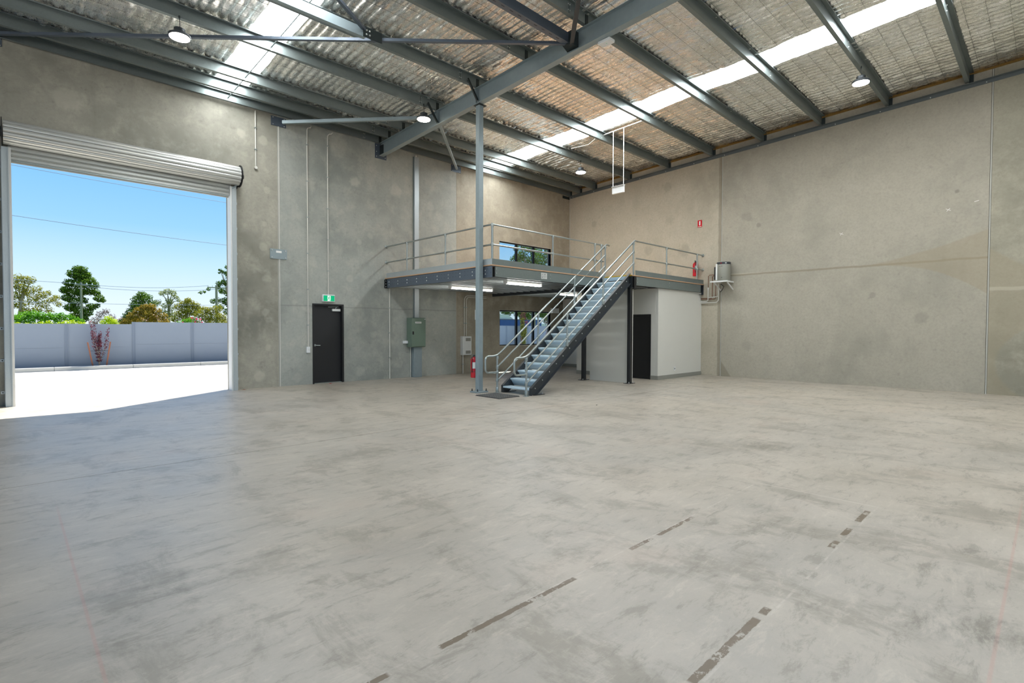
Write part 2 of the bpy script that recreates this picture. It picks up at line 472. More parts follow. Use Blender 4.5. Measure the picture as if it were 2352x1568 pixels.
def grid_panel(axis, a0, a1, z0, z1, d0, d1, holes, ztop=None):
    """slab between a0..a1 along an axis, with rectangular holes (a, b, za, zb), thickness d0..d1"""
    us = sorted({a0, a1, *[h[0] for h in holes], *[h[1] for h in holes]}); vs = sorted({z0, z1, *[h[2] for h in holes], *[h[3] for h in holes]})
    solid = lambda i, j: 0 <= i < len(us) - 1 and 0 <= j < len(vs) - 1 and not any(h[0] <= (us[i] + us[i + 1]) / 2 <= h[1] and h[2] <= (vs[j] + vs[j + 1]) / 2 <= h[3] for h in holes)
    mb = MB(); idx = {}
    def V(u, v, d):
        k = (u, v, d)
        if k not in idx:
            z = v
            if ztop and v == z1: z = ztop(u)
            idx[k] = len(mb.v); mb.v.append((u, d, z) if axis == 'x' else (d, u, z))
        return idx[k]
    for i in range(len(us) - 1):
        for j in range(len(vs) - 1):
            if not solid(i, j): continue
            u0, u1, v0, v1 = us[i], us[i + 1], vs[j], vs[j + 1]
            mb.f.append((V(u0, v0, d0), V(u1, v0, d0), V(u1, v1, d0), V(u0, v1, d0)))
            mb.f.append((V(u0, v1, d1), V(u1, v1, d1), V(u1, v0, d1), V(u0, v0, d1)))
            for (di, dj, p, q) in ((-1, 0, (u0, v0), (u0, v1)), (1, 0, (u1, v1), (u1, v0)), (0, -1, (u1, v0), (u0, v0)), (0, 1, (u0, v1), (u1, v1))):
                if not solid(i + di, j + dj):
                    mb.f.append((V(*p, d0), V(*q, d0), V(*q, d1), V(*p, d1)))
    return mb

# concrete looks, one per tilt-up panel because each pour has its own colour
def form_line(zc, amt):
    def f(n, U, V, col, A, D, L):
        b = n.band(n.M('ADD', V, n.M('MULTIPLY', n.noise(1.5, 3), .05)), zc + .025, .006, .02)
        return n.mix(n.M('MULTIPLY', b, amt), col, tuple(x * .6 for x in D))
    return f
def right_panel_extra(n, U, V, col, A, D, L):
    wob = n.noise(1.6, 4, .6)
    wv = n.M('ADD', V, n.M('MULTIPLY', n.M('SUBTRACT', wob, .5), .06))
    line = n.band(wv, 3.045, .010, .03)
    col = n.mix(n.M('MULTIPLY', line, .55), col, lin(128, 118, 96))
    line2 = n.M('MULTIPLY', n.band(wv, 3.075, .006, .016), n.ss(U, 5.5, 6.6, .1, .8))
    col = n.mix(n.M('MULTIPLY', line2, .5), col, lin(206, 196, 176))
    t = n.M('DIVIDE', n.M('SUBTRACT', 3.5, U), 2.45, clamp=True)
    upz = n.M('ADD', 3.05, n.M('MULTIPLY', n.M('POWER', t, 1.5), .62))
    loz = n.M('SUBTRACT', 3.03, n.M('MULTIPLY', n.M('POWER', t, 2.6), .80))
    m = n.M('MULTIPLY', n.ss(n.M('SUBTRACT', upz, wv), -.03, .03), n.ss(n.M('SUBTRACT', wv, loz), -.02, .03))
    m = n.M('MULTIPLY', m, n.ss(t, .02, .2))
    col = n.mix(n.M('MULTIPLY', m, .5), col, lin(158, 146, 122))
    foot = n.M('MULTIPLY', n.ss(n.M('SUBTRACT', n.M('MULTIPLY', n.M('SUBTRACT', U, 6.75), 1.5), V), -.05, .05), n.ss(U, 6.6, 6.8))
    return n.mix(n.M('MULTIPLY', foot, .5), col, lin(118, 112, 94))
def near_right_extra(n, U, V, col, A, D, L):
    wob = n.noise(1.3, 4, .6)
    wv = n.M('ADD', V, n.M('MULTIPLY', n.M('SUBTRACT', wob, .5), .12))
    top = n.M('SUBTRACT', 3.25, n.M('MULTIPLY', n.M('SUBTRACT', 1.03, U), .75))
    a = n.ss(n.M('SUBTRACT', top, wv), -.05, .05)
    du = n.M('MULTIPLY', n.M('ADD', U, .9), .62); dv = n.M('SUBTRACT', wv, .7)
    d = n.M('SQRT', n.M('ADD', n.M('MULTIPLY', du, du), n.M('MULTIPLY', dv, dv)))
    b = n.ss(d, 1.08, 1.14)
    col = n.mix(n.M('MULTIPLY', n.M('MULTIPLY', a, b), .5), col, lin(156, 145, 122))
    return n.mix(n.M('MULTIPLY', n.band(wv, 2.33, .02, .03), .6), col, lin(188, 180, 162))
M['conc_a'] = concrete('concrete_olive_grey', (164, 161, 148), (120, 119, 109), (190, 186, 170), 'x',
                       [(4.4, 5.85, .10, .5), (3.95, 5.9, .10, .55), (.9, 5.75, .22, .45), (3.3, 6.2, .22, .3), (4.5, 4.7, .07, .4), (4.45, 3.9, .06, .4), (4.42, 3.35, .09, .35), (4.5, 2.6, .1, .35), (4.45, 1.8, .08, .35), (4.5, .95, .07, .4), (4.3, .28, .12, .5)], None, .4, .95)
M['conc_b'] = concrete('concrete_cool_grey', (168, 171, 163), (134, 139, 134), (192, 190, 178), 'x',
                       [(6.75, 5.35, .13, .6), (8.0, 5.35, .17, .5), (6.9, 3.75, .08, .35), (7.2, 3.95, .09, .3), (9.2, 5.1, .12, .25), (5.25, 4.2, .1, .3), (6.6, 2.75, .09, .45), (7.3, 1.25, .1, .25), (6.9, .25, .13, .35), (9.3, 3.6, .16, .35), (5.2, .2, .12, .3), (5.6, 3.1, .12, .35)], form_line(1.98, .32), .25, 1.0)
M['conc_c'] = concrete('concrete_tan', (166, 158, 141), (130, 123, 108), (188, 180, 162), 'x',
                       [(13.6, 4.9, .14, .3), (10.9, 3.9, .14, .3), (14.9, 4.2, .12, -.25)], None, .5)
M['conc_d'] = concrete('concrete_warm_cream', (183, 175, 157), (158, 151, 134), (197, 190, 172), 'y',
                       [(11.9, 5.3, .12, -0.50), (11.3, 3.9, .12, -0.40), (8.8, 5.0, .16, -0.44), (8.9, 6.1, .15, -0.44), (8.3, 3.95, .2, -0.60), (9.6, 4.1, .15, -0.50), (8.9, 3.15, .17, -0.56), (12.6, 3.3, .1, -0.60)], lambda n, U, V, col, A, D, L: n.mix(n.M('MULTIPLY', n.band(n.M('ADD', U, n.M('MULTIPLY', n.noise(2.5, 4), .05)), 7.16, .02, .05), .5), col, lin(112, 104, 88)), .2, .7)
M['conc_e'] = concrete('concrete_warm_grey', (171, 165, 150), (146, 142, 130), (186, 180, 165), 'y',
                       [(6.35, 4.75, .14, -0.48), (6.3, .95, .14, -.35), (6.0, 4.45, .06, -0.80), (1.6, 4.6, .05, -1.00), (3.2, 2.3, .07, -0.56), (2.2, 1.7, .12, -0.48), (4.2, 5.6, .2, -0.19)], right_panel_extra, .15, .6)
M['conc_f'] = concrete('concrete_worn_grey', (162, 157, 140), (136, 132, 117), (181, 174, 156), 'y', [], near_right_extra, .15, 1.0)

wl = struct('wall_left', (3, YL, 0))
LH = [(.085, 3.665, 0, 4.62)]
DOOR = (5.585, 6.425, 0, 2.05)
W_LO = (12.05, 14.63, .845, 2.06)
W_UP = (12.03, 14.63, 3.35, 4.405)
MB().box(-8.99, -8.96, YL + .05, YL + .1, 0, 6.9).build('joint_sealant', 'sealant', wl)
pz = roof_z(YL) + .05
grid_panel('x', XW, -1.205, 0, pz, YL, YL + TH, []).build('concrete_panel', 'conc_b', wl)
grid_panel('x', -1.195, 4.745, 0, pz, YL, YL + TH, [(.085, 3.665, 0, 4.62)]).build('concrete_panel', 'conc_a', wl)
grid_panel('x', 4.765, 10.175, 0, pz, YL, YL + TH, [DOOR]).build('concrete_panel', 'conc_b', wl)
grid_panel('x', 10.195, XR + TH, 0, pz, YL, YL + TH, [W_LO, W_UP]).build('concrete_panel', 'conc_c', wl)
for x in (-1.2, 4.755, 10.185):
    MB().box(x - .014, x + .014, YL + .006, YL + .09, 0, pz).build('joint_sealant', 'sealant', wl)
MB().box(4.77, 4.79, YL - .012, YL + .002, 0, 6.40).build('joint_cover', 'pvc', wl)

wr = struct('wall_right', (XR, 5, 0))
zt = lambda y: roof_z(y) + .085
grid_panel('y', 7.098, YL, 0, 7.3, XR, XR + TH, [], zt).build('concrete_panel', 'conc_d', wr)
grid_panel('y', 1.053, 7.062, 0, 7.3, XR, XR + TH, [], zt).build('concrete_panel', 'conc_e', wr)
grid_panel('y', -5.0, 1.017, 0, 7.3, XR, XR + TH, [], zt).build('concrete_panel', 'conc_f', wr)
grid_panel('y', YW, -5.03, 0, 7.6, XR, XR + TH, [], zt).build('concrete_panel', 'conc_e', wr)
for y in (7.08, 1.035, -5.015):
    MB().box(XR + .003, XR + .09, y - .013, y + .011, 0, zt(y)).build('joint_sealant', 'sealant', wr)
for y in (7.08, 1.035, -5.015):
    MB().box(XR + .05, XR + .10, y - .03, y + .03, 0, zt(y)).build('joint_backing', 'dark_steel', wr)
for (y, z) in ((1.75, 4.20), (3.9, 3.92)):
    m = MB().bar((XR - .001, y - .045, z - .02), (XR - .001, y + .045, z + .03), .003, .008).bar((XR - .001, y - .03, z + .035), (XR - .001, y + .03, z - .03), .003, .008)
    m.build('chalk_cross', 'tag_white', wr)
MB().bar((XR - .001, 1.22, 4.33), (XR - .001, 1.30, 4.31), .003, .01).build('chalk_dash', 'tag_white', wr)
MB().box(XR - .012, XR - .002, YL - .035, YL - .008, 0, 6.5).build('corner_sealant', 'sealant', wr)

wb = struct('wall_back', (0, YW, 0))
grid_panel('x', XW, XR + TH, 0, 7.6, YW - TH, YW, [(-7.5, 9.5, 0, 6.2)]).build('concrete_panel', 'conc_e', wb)  # large opening added to this unseen wall to let daylight in
ww = struct('wall_west', (XW, 0, 0))
grid_panel('y', YW, YL, 0, 7.3, XW - TH, XW, [(-7.3, 12.2, 0, 6.4)], zt).build('concrete_panel', 'conc_b', ww)  # unseen wall, its wide opening added so daylight reaches the far walls

# ------------------------------------------------------------------ roof lining of quilted foil between translucent strips
STRIPS = [(3.27, 3.93), (11.25, 11.99)]
ceil = struct('ceiling', (3, 3, 7))
rng = np.random.RandomState(3)
def foil_sheet(x0, x1, y0, y1, dx, dy, fine=True):
    nx, ny = max(2, int((x1 - x0) / dx) + 1), max(2, int((y1 - y0) / dy) + 1)
    X, Y = np.meshgrid(np.linspace(x0, x1, nx), np.linspace(y0, y1, ny))
    Z = 7.306 - .0396 * Y
    if fine:
        ph = X / .152; cell = np.floor(ph).astype(int); cy = np.floor(Y / .30).astype(int)
        amp = .55 + .75 * (np.sin(cell * 12.9898 + cy * 78.233) * 43758.5453 % 1.0)
        edge = np.abs(np.sin(np.pi * ph)) ** .55
        ye = .55 + .45 * np.abs(np.sin(np.pi * Y / .30)) ** .5
        wv = .012 * np.sin(X * 2.1 + Y * 1.3) + .010 * np.sin(X * .9 - Y * 2.7 + 1)
        # the blanket sags between purlins
        Z = Z - .040 * amp * edge * ye + wv + .004 * np.sin(Y * 31 + cell * 2.4) * edge
    v = np.stack([X - 3, Y - 3, Z - 7], -1).reshape(-1, 3)
    i = np.arange(nx * ny).reshape(ny, nx)
    f = np.stack([i[:-1, :-1], i[1:, :-1], i[1:, 1:], i[:-1, 1:]], -1).reshape(-1, 4)
    me = bpy.data.meshes.new('foil_blanket')
    me.vertices.add(len(v)); me.vertices.foreach_set('co', v.ravel())
    me.loops.add(f.size); me.loops.foreach_set('vertex_index', f.ravel())
    me.polygons.add(len(f)); me.polygons.foreach_set('loop_start', np.arange(0, f.size, 4)); me.polygons.foreach_set('loop_total', np.full(len(f), 4))
    me.polygons.foreach_set('use_smooth', np.ones(len(f), bool))
    me.materials.append(M['foil']); me.update(); me.validate()
    o = bpy.data.objects.new('foil_blanket', me); C.objects.link(o); o.parent = ceil; WORLD[o.name] = Vector((3, 3, 7))
    return o
def spans(a, b, wd):
    k = max(1, round((b - a) / wd)); return [(a + (b - a) * i / k, a + (b - a) * (i + 1) / k) for i in range(k)]
for (a, b) in ((-1.2, 3.27), (3.93, 11.25), (11.99, XR)):
    for i, (p, q) in enumerate(spans(a, b + (.12 if b == XR else 0), 1.22)):
        foil_sheet(p - (.0 if i == 0 else .015), q, -1.2, YL + .1, .0253, .075)
for (a, b) in ((XW, -1.2),):
    foil_sheet(a, b, YW, YL + .1, 1, 1, False)
for (a, b) in ((-1.2, 3.27), (3.93, 11.25), (11.99, XR)):
    foil_sheet(a, b, YW, -1.2, 1, 1, False)
# safety mesh wires under the foil
wm = MB()
for k in range(-4, 44):
    y = k * .30 + .05
    if y > YL: break
    z = roof_z(y) + .002
    for (a, b) in ((-1.2, 3.27), (3.93, 11.25), (11.99, XR)):
        wm.bar((a, y, z), (b, y, z), .004, .004)
wm.build('safety_mesh', 'foil_wire', ceil, kind='stuff')
for i, (a, b) in enumerate(STRIPS):
    mb = MB(); z0, z1 = roof_z(YW) + .085, roof_z(YL + .1) + .085
    a -= .15; b += .15
    mb.add([(a, YW, z0), (b, YW, z0), (b, YL + .1, z1), (a, YL + .1, z1), (a, YW, z0 + .01), (b, YW, z0 + .01), (b, YL + .1, z1 + .01), (a, YL + .1, z1 + .01)],
           [(0, 3, 2, 1), (4, 5, 6, 7), (0, 1, 5, 4), (1, 2, 6, 5), (2, 3, 7, 6), (3, 0, 4, 7)])
    mb.build('skylight_sheet', 'skylight', ceil)
# brown insulation fringe where the foil meets the right wall
mb = MB(); n = 60
for i in range(n):
    y0, y1 = YL - (YL + 1.2) * i / n, YL - (YL + 1.2) * (i + 1) / n
    h = .035 + .03 * random.random(); t = .03 + .03 * random.random()
    za, zb = roof_z(y0) - .04, roof_z(y1) - .04
    mb.add([(XR - t, y0, za), (XR, y0, za), (XR, y0, za + h + .02), (XR - t * .6, y0, za + h), (XR - t, y1, zb), (XR, y1, zb), (XR, y1, zb + h + .02), (XR - t * .6, y1, zb + h)],
           [(0, 1, 2, 3), (7, 6, 5, 4), (0, 4, 5, 1), (1, 5, 6, 2), (2, 6, 7, 3), (3, 7, 4, 0)])
mb.build('insulation_fringe', 'brown_insul', ceil)

# ------------------------------------------------------------------ purlins, rafter and bracing
PY = [13.02, 12.53, 11.83, 10.345, 8.865, 7.37, 5.875, 4.39, 2.925, 1.43, -.055, -1.54, -3.02]
ORD = ['against the left wall', 'second out from the left wall', 'third out from the left wall', 'fourth out from the left wall, carrying three lamps',
       'fifth out from the left wall, passing over the steel post', 'sixth out from the left wall', 'seventh out from the left wall', 'eighth out from the left wall',
       'ninth out from the left wall, with one lamp under it', 'last one seen, at the top right corner', 'above and behind the camera', 'second one behind the camera', 'third one behind the camera']
for k, y in enumerate(PY):
    zb = pur_z(y) if k else 6.515
    D = .2 if k else .19
    t = thing('purlin', (3, y, zb), 'galvanised roof purlin %s' % ORD[k], 'purlin', 'roof purlins')
    mb = MB(); x0, x1 = XW, XR - .012
    s = 1 if k else -1
    if k: path = [(y - .074, zb + D - .02), (y - .074, zb + D - .002), (y, zb + D - .002), (y, zb + .002), (y + .074, zb + .002), (y + .074, zb + .02)]
    else: path = [(y - .074, zb + D - .02), (y - .074, zb + D - .002), (y, zb + D - .002), (y, zb + .002), (y - .05, zb + .002)]
    mb.prism(strip(path, .004), 'x', x0, x1)
    mb.build('purlin_section', 'purlin', t)
    bm_ = MB()
    for xx in (6.98, 7.02):
        for zz in (zb + .05, zb + .15): bolt(bm_, (xx, y - .002, zz), 'y', .011, -.014)
    for zz in (zb + .05, zb + .15): bolt(bm_, (11.99 + .02, y - .002, zz), 'y', .010, -.014)
    bm_.build('lap_bolts', 'bolt', t, kind='stuff')
    if k: MB().box(7.0 - .004, 7.0 + .004, y - .006, y - .002, zb + .004, zb + D - .02).build('lap_edge', 'cleat', t)

# ledger angle bolted up the right wall with a cleat standing under every purlin
t = thing('ledger_angle', (XR, 5, 6.8), 'dark grey steel angle bolted along the top of the right wall under the purlin ends', 'ledger')
lz = lambda y: 6.928 - .0378 * y
def sloped(mb, x0, x1, ya, yb, o0, o1, f):
    za, zb = f(ya), f(yb)
    mb.add([(x0, ya, za + o0), (x1, ya, za + o0), (x1, yb, zb + o0), (x0, yb, zb + o0), (x0, ya, za + o1), (x1, ya, za + o1), (x1, yb, zb + o1), (x0, yb, zb + o1)],
           [(0, 3, 2, 1), (4, 5, 6, 7), (0, 1, 5, 4), (1, 2, 6, 5), (2, 3, 7, 6), (3, 0, 4, 7)])
mb = MB(); sloped(mb, XR - .01, XR, -3, YL, .0, .088, lz); sloped(mb, XR - .09, XR - .01, -3, YL, .078, .088, lz)
mb.build('angle_section', 'ledger', t)
for y in PY:
    c = MB().box(XR - .03, XR - .02, y - .075, y + .008, lz(y) + .088, pur_z(y) + .19).build('cleat', 'cleat', t)
bm_ = MB(); y = 12.9
while y > -1:
    bolt(bm_, (XR - .01, y, lz(y) + .03), 'x', .013, -.014); y -= .98
bm_.build('bolts', 'bolt', t, kind='stuff')
MB().box(XR - .42, XR - .012, YL - .012, YL - .001, 6.40, 6.50).build('corner_plate', 'cleat', t)

RX = 7.53
rz = lambda y: 6.698 - .0396 * y
t = thing('rafter', (RX, 5, 6.5), 'deep blue-grey steel roof beam running from the left wall over the post', 'beam')
mb = MB(); HW = .07; RD = .345
sloped(mb, RX - HW, RX + HW, YW, 13.03, 0, .012, rz)
sloped(mb, RX - HW, RX + HW, YW, 13.03, RD - .012, RD, rz)
sloped(mb, RX - .005, RX + .005, YW, 13.03, .012, RD - .012, rz)
mb.build('beam_section', 'steel', t)
for y in PY:
    MB().box(RX - .085, RX - .01, y - .012, y - .003, rz(y) + RD, pur_z(y) + .165).build('cleat', 'cleat', t)
for y in (8.9, 10.345):
    mb = MB(); sloped(mb, RX - HW + .002, RX - .005, y - .006, y + .006, .012, RD - .012, rz); mb.build('web_stiffener', 'steel', t)
ep = MB().box(7.36, 7.71, YL - .014, YL - .001, 6.12, 6.52).build('end_plate', 'edge_beam', t)
bm_ = MB()
for xx in (7.40, 7.67):
    for zz in (6.17, 6.30, 6.46): bolt(bm_, (xx, YL - .014, zz), 'y', .013, -.014)
bm_.build('bolts', 'bolt', ep, kind='stuff')
cl = MB().box(RX - .028, RX - .006, 12.9, 13.066, rz(13) + .05, rz(13) + .29).build('connection_cleat', 'cleat', t)

# the post
px_, py_ = 7.578, 8.90; hs = .0625
t = thing('steel_post', (px_, py_, 0), 'tall square blue-grey steel post standing in front of the mezzanine', 'column')
MB().bbox(px_ - hs, px_ + hs, py_ - hs, py_ + hs, .035, rz(py_) - .012, .008).build('post_section', 'steel', t)
MB().bbox(px_ - .16, px_ + .16, py_ - .13, py_ + .13, .0, .035, .004).build('base_plate', 'steel', t)
for sx in (-1, 1):
    for sy in (-1, 1):
        MB().lathe([(.018, .035), (.018, .05), (.010, .05), (.010, .085)], (px_ + sx * .125, py_ + sy * .095, 0), 'z', 8).build('anchor_bolt', 'cleat', t)
MB().box(px_ - .09, px_ + .12, py_ - .10, py_ + .10, rz(py_) - .012, rz(py_)).build('cap_plate', 'cleat', t)
MB().box(px_ - .07, px_ + .07, py_ + hs + .001, py_ + hs + .004, 1.62, 1.84).build('extinguisher_sign', 'tag_white', t)

def brace(label, p, q, wd, ht, mat='steel', plates=()):
    t = thing('roof_brace', tuple((Vector(p) + Vector(q)) / 2), label, 'brace', 'roof bracing members')
    MB().bar(p, q, wd, ht).build('brace_section', mat, t)
    for (c, sx, sy, sz) in plates:
        pl = MB().box(c[0] - sx, c[0] + sx, c[1] - sy, c[1] + sy, c[2] - sz, c[2] + sz).build('gusset_plate', 'edge_beam', t)
        b = MB()
        for i in (-1, 1):
            for j in (-1, 1): bolt(b, (c[0] + i * sx * .75, c[1] - sy, c[2] + j * sz * .75), 'y', .012, -.014)
        b.build('bolts', 'bolt', pl, kind='stuff')
    return t
brace('light blue-grey brace from the wall plate beside the roller door up to the roof beam', (4.86, 13.02, 6.38), (7.42, 10.50, 6.49), .075, .075, 'steel', [((4.78, YL - .007, 6.385), .175, .006, .11)])
brace('steel brace running down from the roof beam to the wall plate above the mezzanine', (7.60, 10.40, 6.34), (10.16, 13.02, 6.40), .06, .06, 'steel', [((10.17, YL - .007, 6.415), .19, .006, .105)])
brace('long thin steel brace crossing over the roller door to the left wall', (7.44, 6.20, 6.60), (-.12, 13.0, 6.55), .06, .05, 'edge_beam', [((-.10, YL - .007, 6.46), .11, .006, .07)])
brace('dark brace leaving the brace crossing towards the upper left', (4.84, 8.60, 6.585), (-.5, 5.1, 6.70), .055, .05, 'edge_beam')
brace('dark brace rising from the beam junction towards the top edge', (7.42, 6.16, 6.56), (1.4, .2, 6.86), .07, .06, 'dark_steel')
t = thing('roof_strut', (2, 8.45, 6.5), 'pale steel strut ending in a bolted gusset at the brace crossing', 'strut')
mb = c_beam(MB(), 'x', XW, 4.55, 8.39, 8.47, 6.46, 6.62, .005).build('strut_section', 'steel', t)
g = MB().box(4.50, 4.86, 8.375, 8.385, 6.46, 6.64).build('gusset_plate', 'cleat', t)
b = MB()
for xx in (4.56, 4.62):
    for zz in (6.51, 6.58): bolt(b, (xx, 8.375, zz), 'y', .016, -.018)
b.build('bolts', 'bolt', g, kind='stuff')
t = thing('slotted_strut', (4, 6.2, 6.6), 'dark steel strut with a slotted underside meeting the roof beam', 'strut')
c_beam(MB(), 'x', XW, 7.38, 6.18, 6.30, 6.585, 6.76, .006).build('strut_section', 'edge_beam', t)
for i in range(26):
    MB().box(7.15 - i * .19 - .07, 7.15 - i * .19, 6.222, 6.232, 6.582, 6.5855).build('slot', 'black', t)
MB().add([(7.36, 6.08, 6.52), (7.52, 6.08, 6.52), (7.52, 6.34, 6.52), (7.36, 6.34, 6.60), (7.36, 6.08, 6.78), (7.52, 6.08, 6.78), (7.52, 6.34, 6.78), (7.36, 6.34, 6.78)],
         [(0, 3, 2, 1), (4, 5, 6, 7), (0, 1, 5, 4), (1, 2, 6, 5), (2, 3, 7, 6), (3, 0, 4, 7)]).build('end_bracket', 'cleat', t)
for i, (y, lb) in enumerate(((8.865, 'short dark fly brace at the head of the steel post'), (10.345, 'short dark fly brace beside the lamp under the roof beam'))):
    t = thing('fly_brace', (7.3, y, 6.6), lb, 'brace', 'short fly braces')
    p, q = (7.18, y - .03, pur_z(y) + .06), (7.46, y - .03, rz(y) + .03)
    MB().bar(p, q, .006, .045, (0, 1, 0)).bar((p[0], p[1] - .02, p[2] + .018), (q[0], q[1] - .02, q[2] + .018), .045, .005, (0, 1, 0)).build('brace_angle', 'cleat', t)
    b = MB(); bolt(b, (7.185, y - .036, p[2] - .004), 'y', .010, -.012); bolt(b, (7.455, y - .036, q[2] + .004), 'y', .010, -.012); b.build('bolts', 'bolt', t, kind='stuff')

t = thing('sag_rod', (3.66, 6, 6.7), 'thin steel rod running along under the left skylight strip', 'rod')
MB().tube([(3.66, YL - .06, 6.60), (3.66, 0, 7.11)], .012, 6).build('rod', 'purlin', t)
for y in PY[1:9]:
    MB().box(3.645, 3.675, y - .012, y + .012, pur_z(y) - .01, pur_z(y) + .07).build('bracket', 'purlin', t)

# ------------------------------------------------------------------ high bay lamps
def high_bay(x, y, z, zt_, label):
    t = thing('high_bay_lamp', (x, y, z), label, 'lamp', 'round high bay lamps')
    MB().lathe([(.155, .0), (.165, .012), (.165, .035), (.13, .06), (.085, .075), (.085, .135), (.05, .15), (.02, .17)], (x, y, z), 'z', 28).build('housing', 'dark_steel', t, True)
    MB().lathe([(.12, -.022), (.148, -.012), (.152, .003)], (x, y, z), 'z', 28).build('lens', 'led', t)
    MB().tube([(x, y, z + .165), (x + .008, y, (z + zt_) / 2), (x, y, zt_)], .006, 6).build('hanging_cable', 'black', t)
    MB().tube([(x, y, zt_ - .02), (x, y, zt_ + .02)], .015, 6).build('hook', 'cleat', t)
high_bay(2.165, 10.33, 6.31, pur_z(10.345), 'lit round high bay lamp above the roller door')
high_bay(7.085, 10.33, 6.31, pur_z(10.345), 'lit round high bay lamp hanging against the roof beam')
high_bay(12.93, 10.33, 6.30, pur_z(10.345), 'lit round high bay lamp above the mezzanine window')
high_bay(13.0, 2.92, 6.61, pur_z(2.925), 'lit round high bay lamp near the right wall beyond the skylight')

# ------------------------------------------------------------------ roller door with its guides
t = thing('roller_door', (1.9, 12.9, 4.4), 'silver roller door rolled up over the opening to the yard', 'roller door')
cy_, cz_, cr_ = 12.86, 4.845, .205
MB().lathe([(cr_ - .022, .004), (cr_ - .022, 3.816)], (0, cy_, cz_), 'x', 28).build('drum_core', 'dark_steel', t)
n = 14
for i in range(n):
    a0, a1 = -2 * PI * i / n + .2, -2 * PI * (i + .93) / n + .2
    mb = MB(); prof = []
    K = 6
    for j in range(K + 1):
        u = j / K; a = a0 + (a1 - a0) * u
        r = cr_ + (-.012 if j in (0, K) else (.0 if j in (1, K - 1) else .004))
        prof.append((cy_ + math.cos(a) * r, cz_ + math.sin(a) * r))
    inner = [(cy_ + (p[0] - cy_) * .91, cz_ + (p[1] - cz_) * .91) for p in prof[::-1]]
    mb.prism(prof + inner, 'x', .0, 3.82).build('curtain_slat', 'curtain', t, True)
for i in range(4):
    z1 = 4.735 - i * .083; z0 = z1 - .083
    prof = [(12.975, z0), (12.966, z0 + .008), (12.966, z0 + .05), (12.972, z0 + .056), (12.960, z0 + .064), (12.968, z1 - .004), (12.975, z1), (12.985, z1), (12.985, z0)]
    MB().prism(prof, 'x', .06, 3.69).build('curtain_slat', 'curtain', t)
MB().prism([(12.95, 4.372), (12.95, 4.40), (12.99, 4.40), (12.99, 4.372)], 'x', .085, 3.64).build('bottom_rail', 'rail', t)
MB().box(.09, 3.63, 12.962, 12.978, 4.345, 4.372).build('weather_strip', 'sealant', t)
for sx, xx in ((-1, -.012), (1, 3.832)):
    MB().lathe([(.245, 0), (.245, .014), (.09, .016), (.09, .05), (.05, .052), (.05, .085)] if sx > 0 else [(.05, -.085), (.05, -.052), (.09, -.05), (.09, -.016), (.245, -.014), (.245, 0)], (xx, cy_, cz_), 'x', 24).build('end_drum', 'black', t, True)
    MB().add([(xx, YL - .001, 4.60), (xx + .012 * sx, YL - .001, 4.60), (xx + .012 * sx, 12.66, 4.80), (xx, 12.66, 4.80), (xx, YL - .001, 5.05), (xx + .012 * sx, YL - .001, 5.05), (xx + .012 * sx, 12.66, 4.92), (xx, 12.66, 4.92)],
             [(0, 3, 2, 1), (4, 5, 6, 7), (0, 1, 5, 4), (1, 2, 6, 5), (2, 3, 7, 6), (3, 0, 4, 7)]).build('mounting_bracket', 'black', t)
MB().bar((3.70, 12.93, 4.56), (3.80, 12.93, 4.66), .10, .03).build('strut_bracket', 'steel', t)
for side, xi, s in (('l', .085, -1), ('r', 3.665, 1)):
    lab = 'galvanised guide rail with fixing lugs on the %s side of the roller door' % ('left' if side == 'l' else 'right')
    t = thing('door_guide', (xi, YL, 0), lab, 'guide rail', 'roller door guides')
    MB().box(xi - .012 * s, xi + .02 * s, 12.90, YL + .05, 0, 4.60).build('inner_channel', 'white_metal', t)
    MB().box(xi + .02 * s, xi + .032 * s, 12.88, YL - .002, 0, 4.60).build('guide_web', 'galv', t)
    MB().box(xi + .032 * s, xi + .125 * s, YL - .010, YL - .002, 0, 4.58).build('wall_flange', 'galv', t)
    MB().box(xi + .02 * s, xi + .115 * s, 12.90, 12.906, 0, 4.60).build('face_flange', 'galv', t)
    for k in range(8):
        z = .22 + k * .575
        lg = MB().box(xi + .09 * s, xi + .175 * s, YL - .016, YL - .010, z, z + .05).build('fixing_lug', 'galv', t)
        b = MB(); bolt(b, (xi + .15 * s, YL - .016, z + .025), 'y', .011, -.012); b.build('bolt', 'cleat', lg)

# ------------------------------------------------------------------ fire door in the left wall
d = struct('door_1', (6.0, YL, 0))
mb = MB()
mb.box(5.585, 5.625, YL - .015, YL + TH, 0, 2.05).box(6.375, 6.425, YL - .015, YL + TH, 0, 2.05).box(5.625, 6.375, YL - .015, YL + TH, 2.01, 2.05)
mb.build('door_frame', 'black', d)
leaf = MB().box(5.627, 6.373, YL + .075, YL + .115, .02, 2.008).build('door_leaf', 'door_black', d)
MB().box(5.627, 6.373, YL + .02, YL + .12, 0, .018).build('threshold', 'rail', d)
MB().lathe([(.028, 0), (.028, -.012), (.014, -.014), (.014, -.05)], (5.68, YL + .075, .985), 'y', 16).tube([(5.68, YL + .03, .985), (5.80, YL + .03, .98)], .011, 8).build('lever_handle', 'rail', leaf, True)
MB().box(6.13, 6.35, YL + .02, YL + .075, 1.87, 1.93).build('door_closer', 'white_metal', leaf)
MB().bar((6.02, YL + .03, 1.975), (6.30, YL + .045, 1.985), .02, .012).bar((6.25, YL + .04, 1.985), (6.22, YL + .045, 1.925), .016, .012).build('closer_arm', 'rail', leaf)
MB().box(5.627, 6.373, YL + .116, YL + TH, 0, 2.0).build('door_backing', 'black', d)

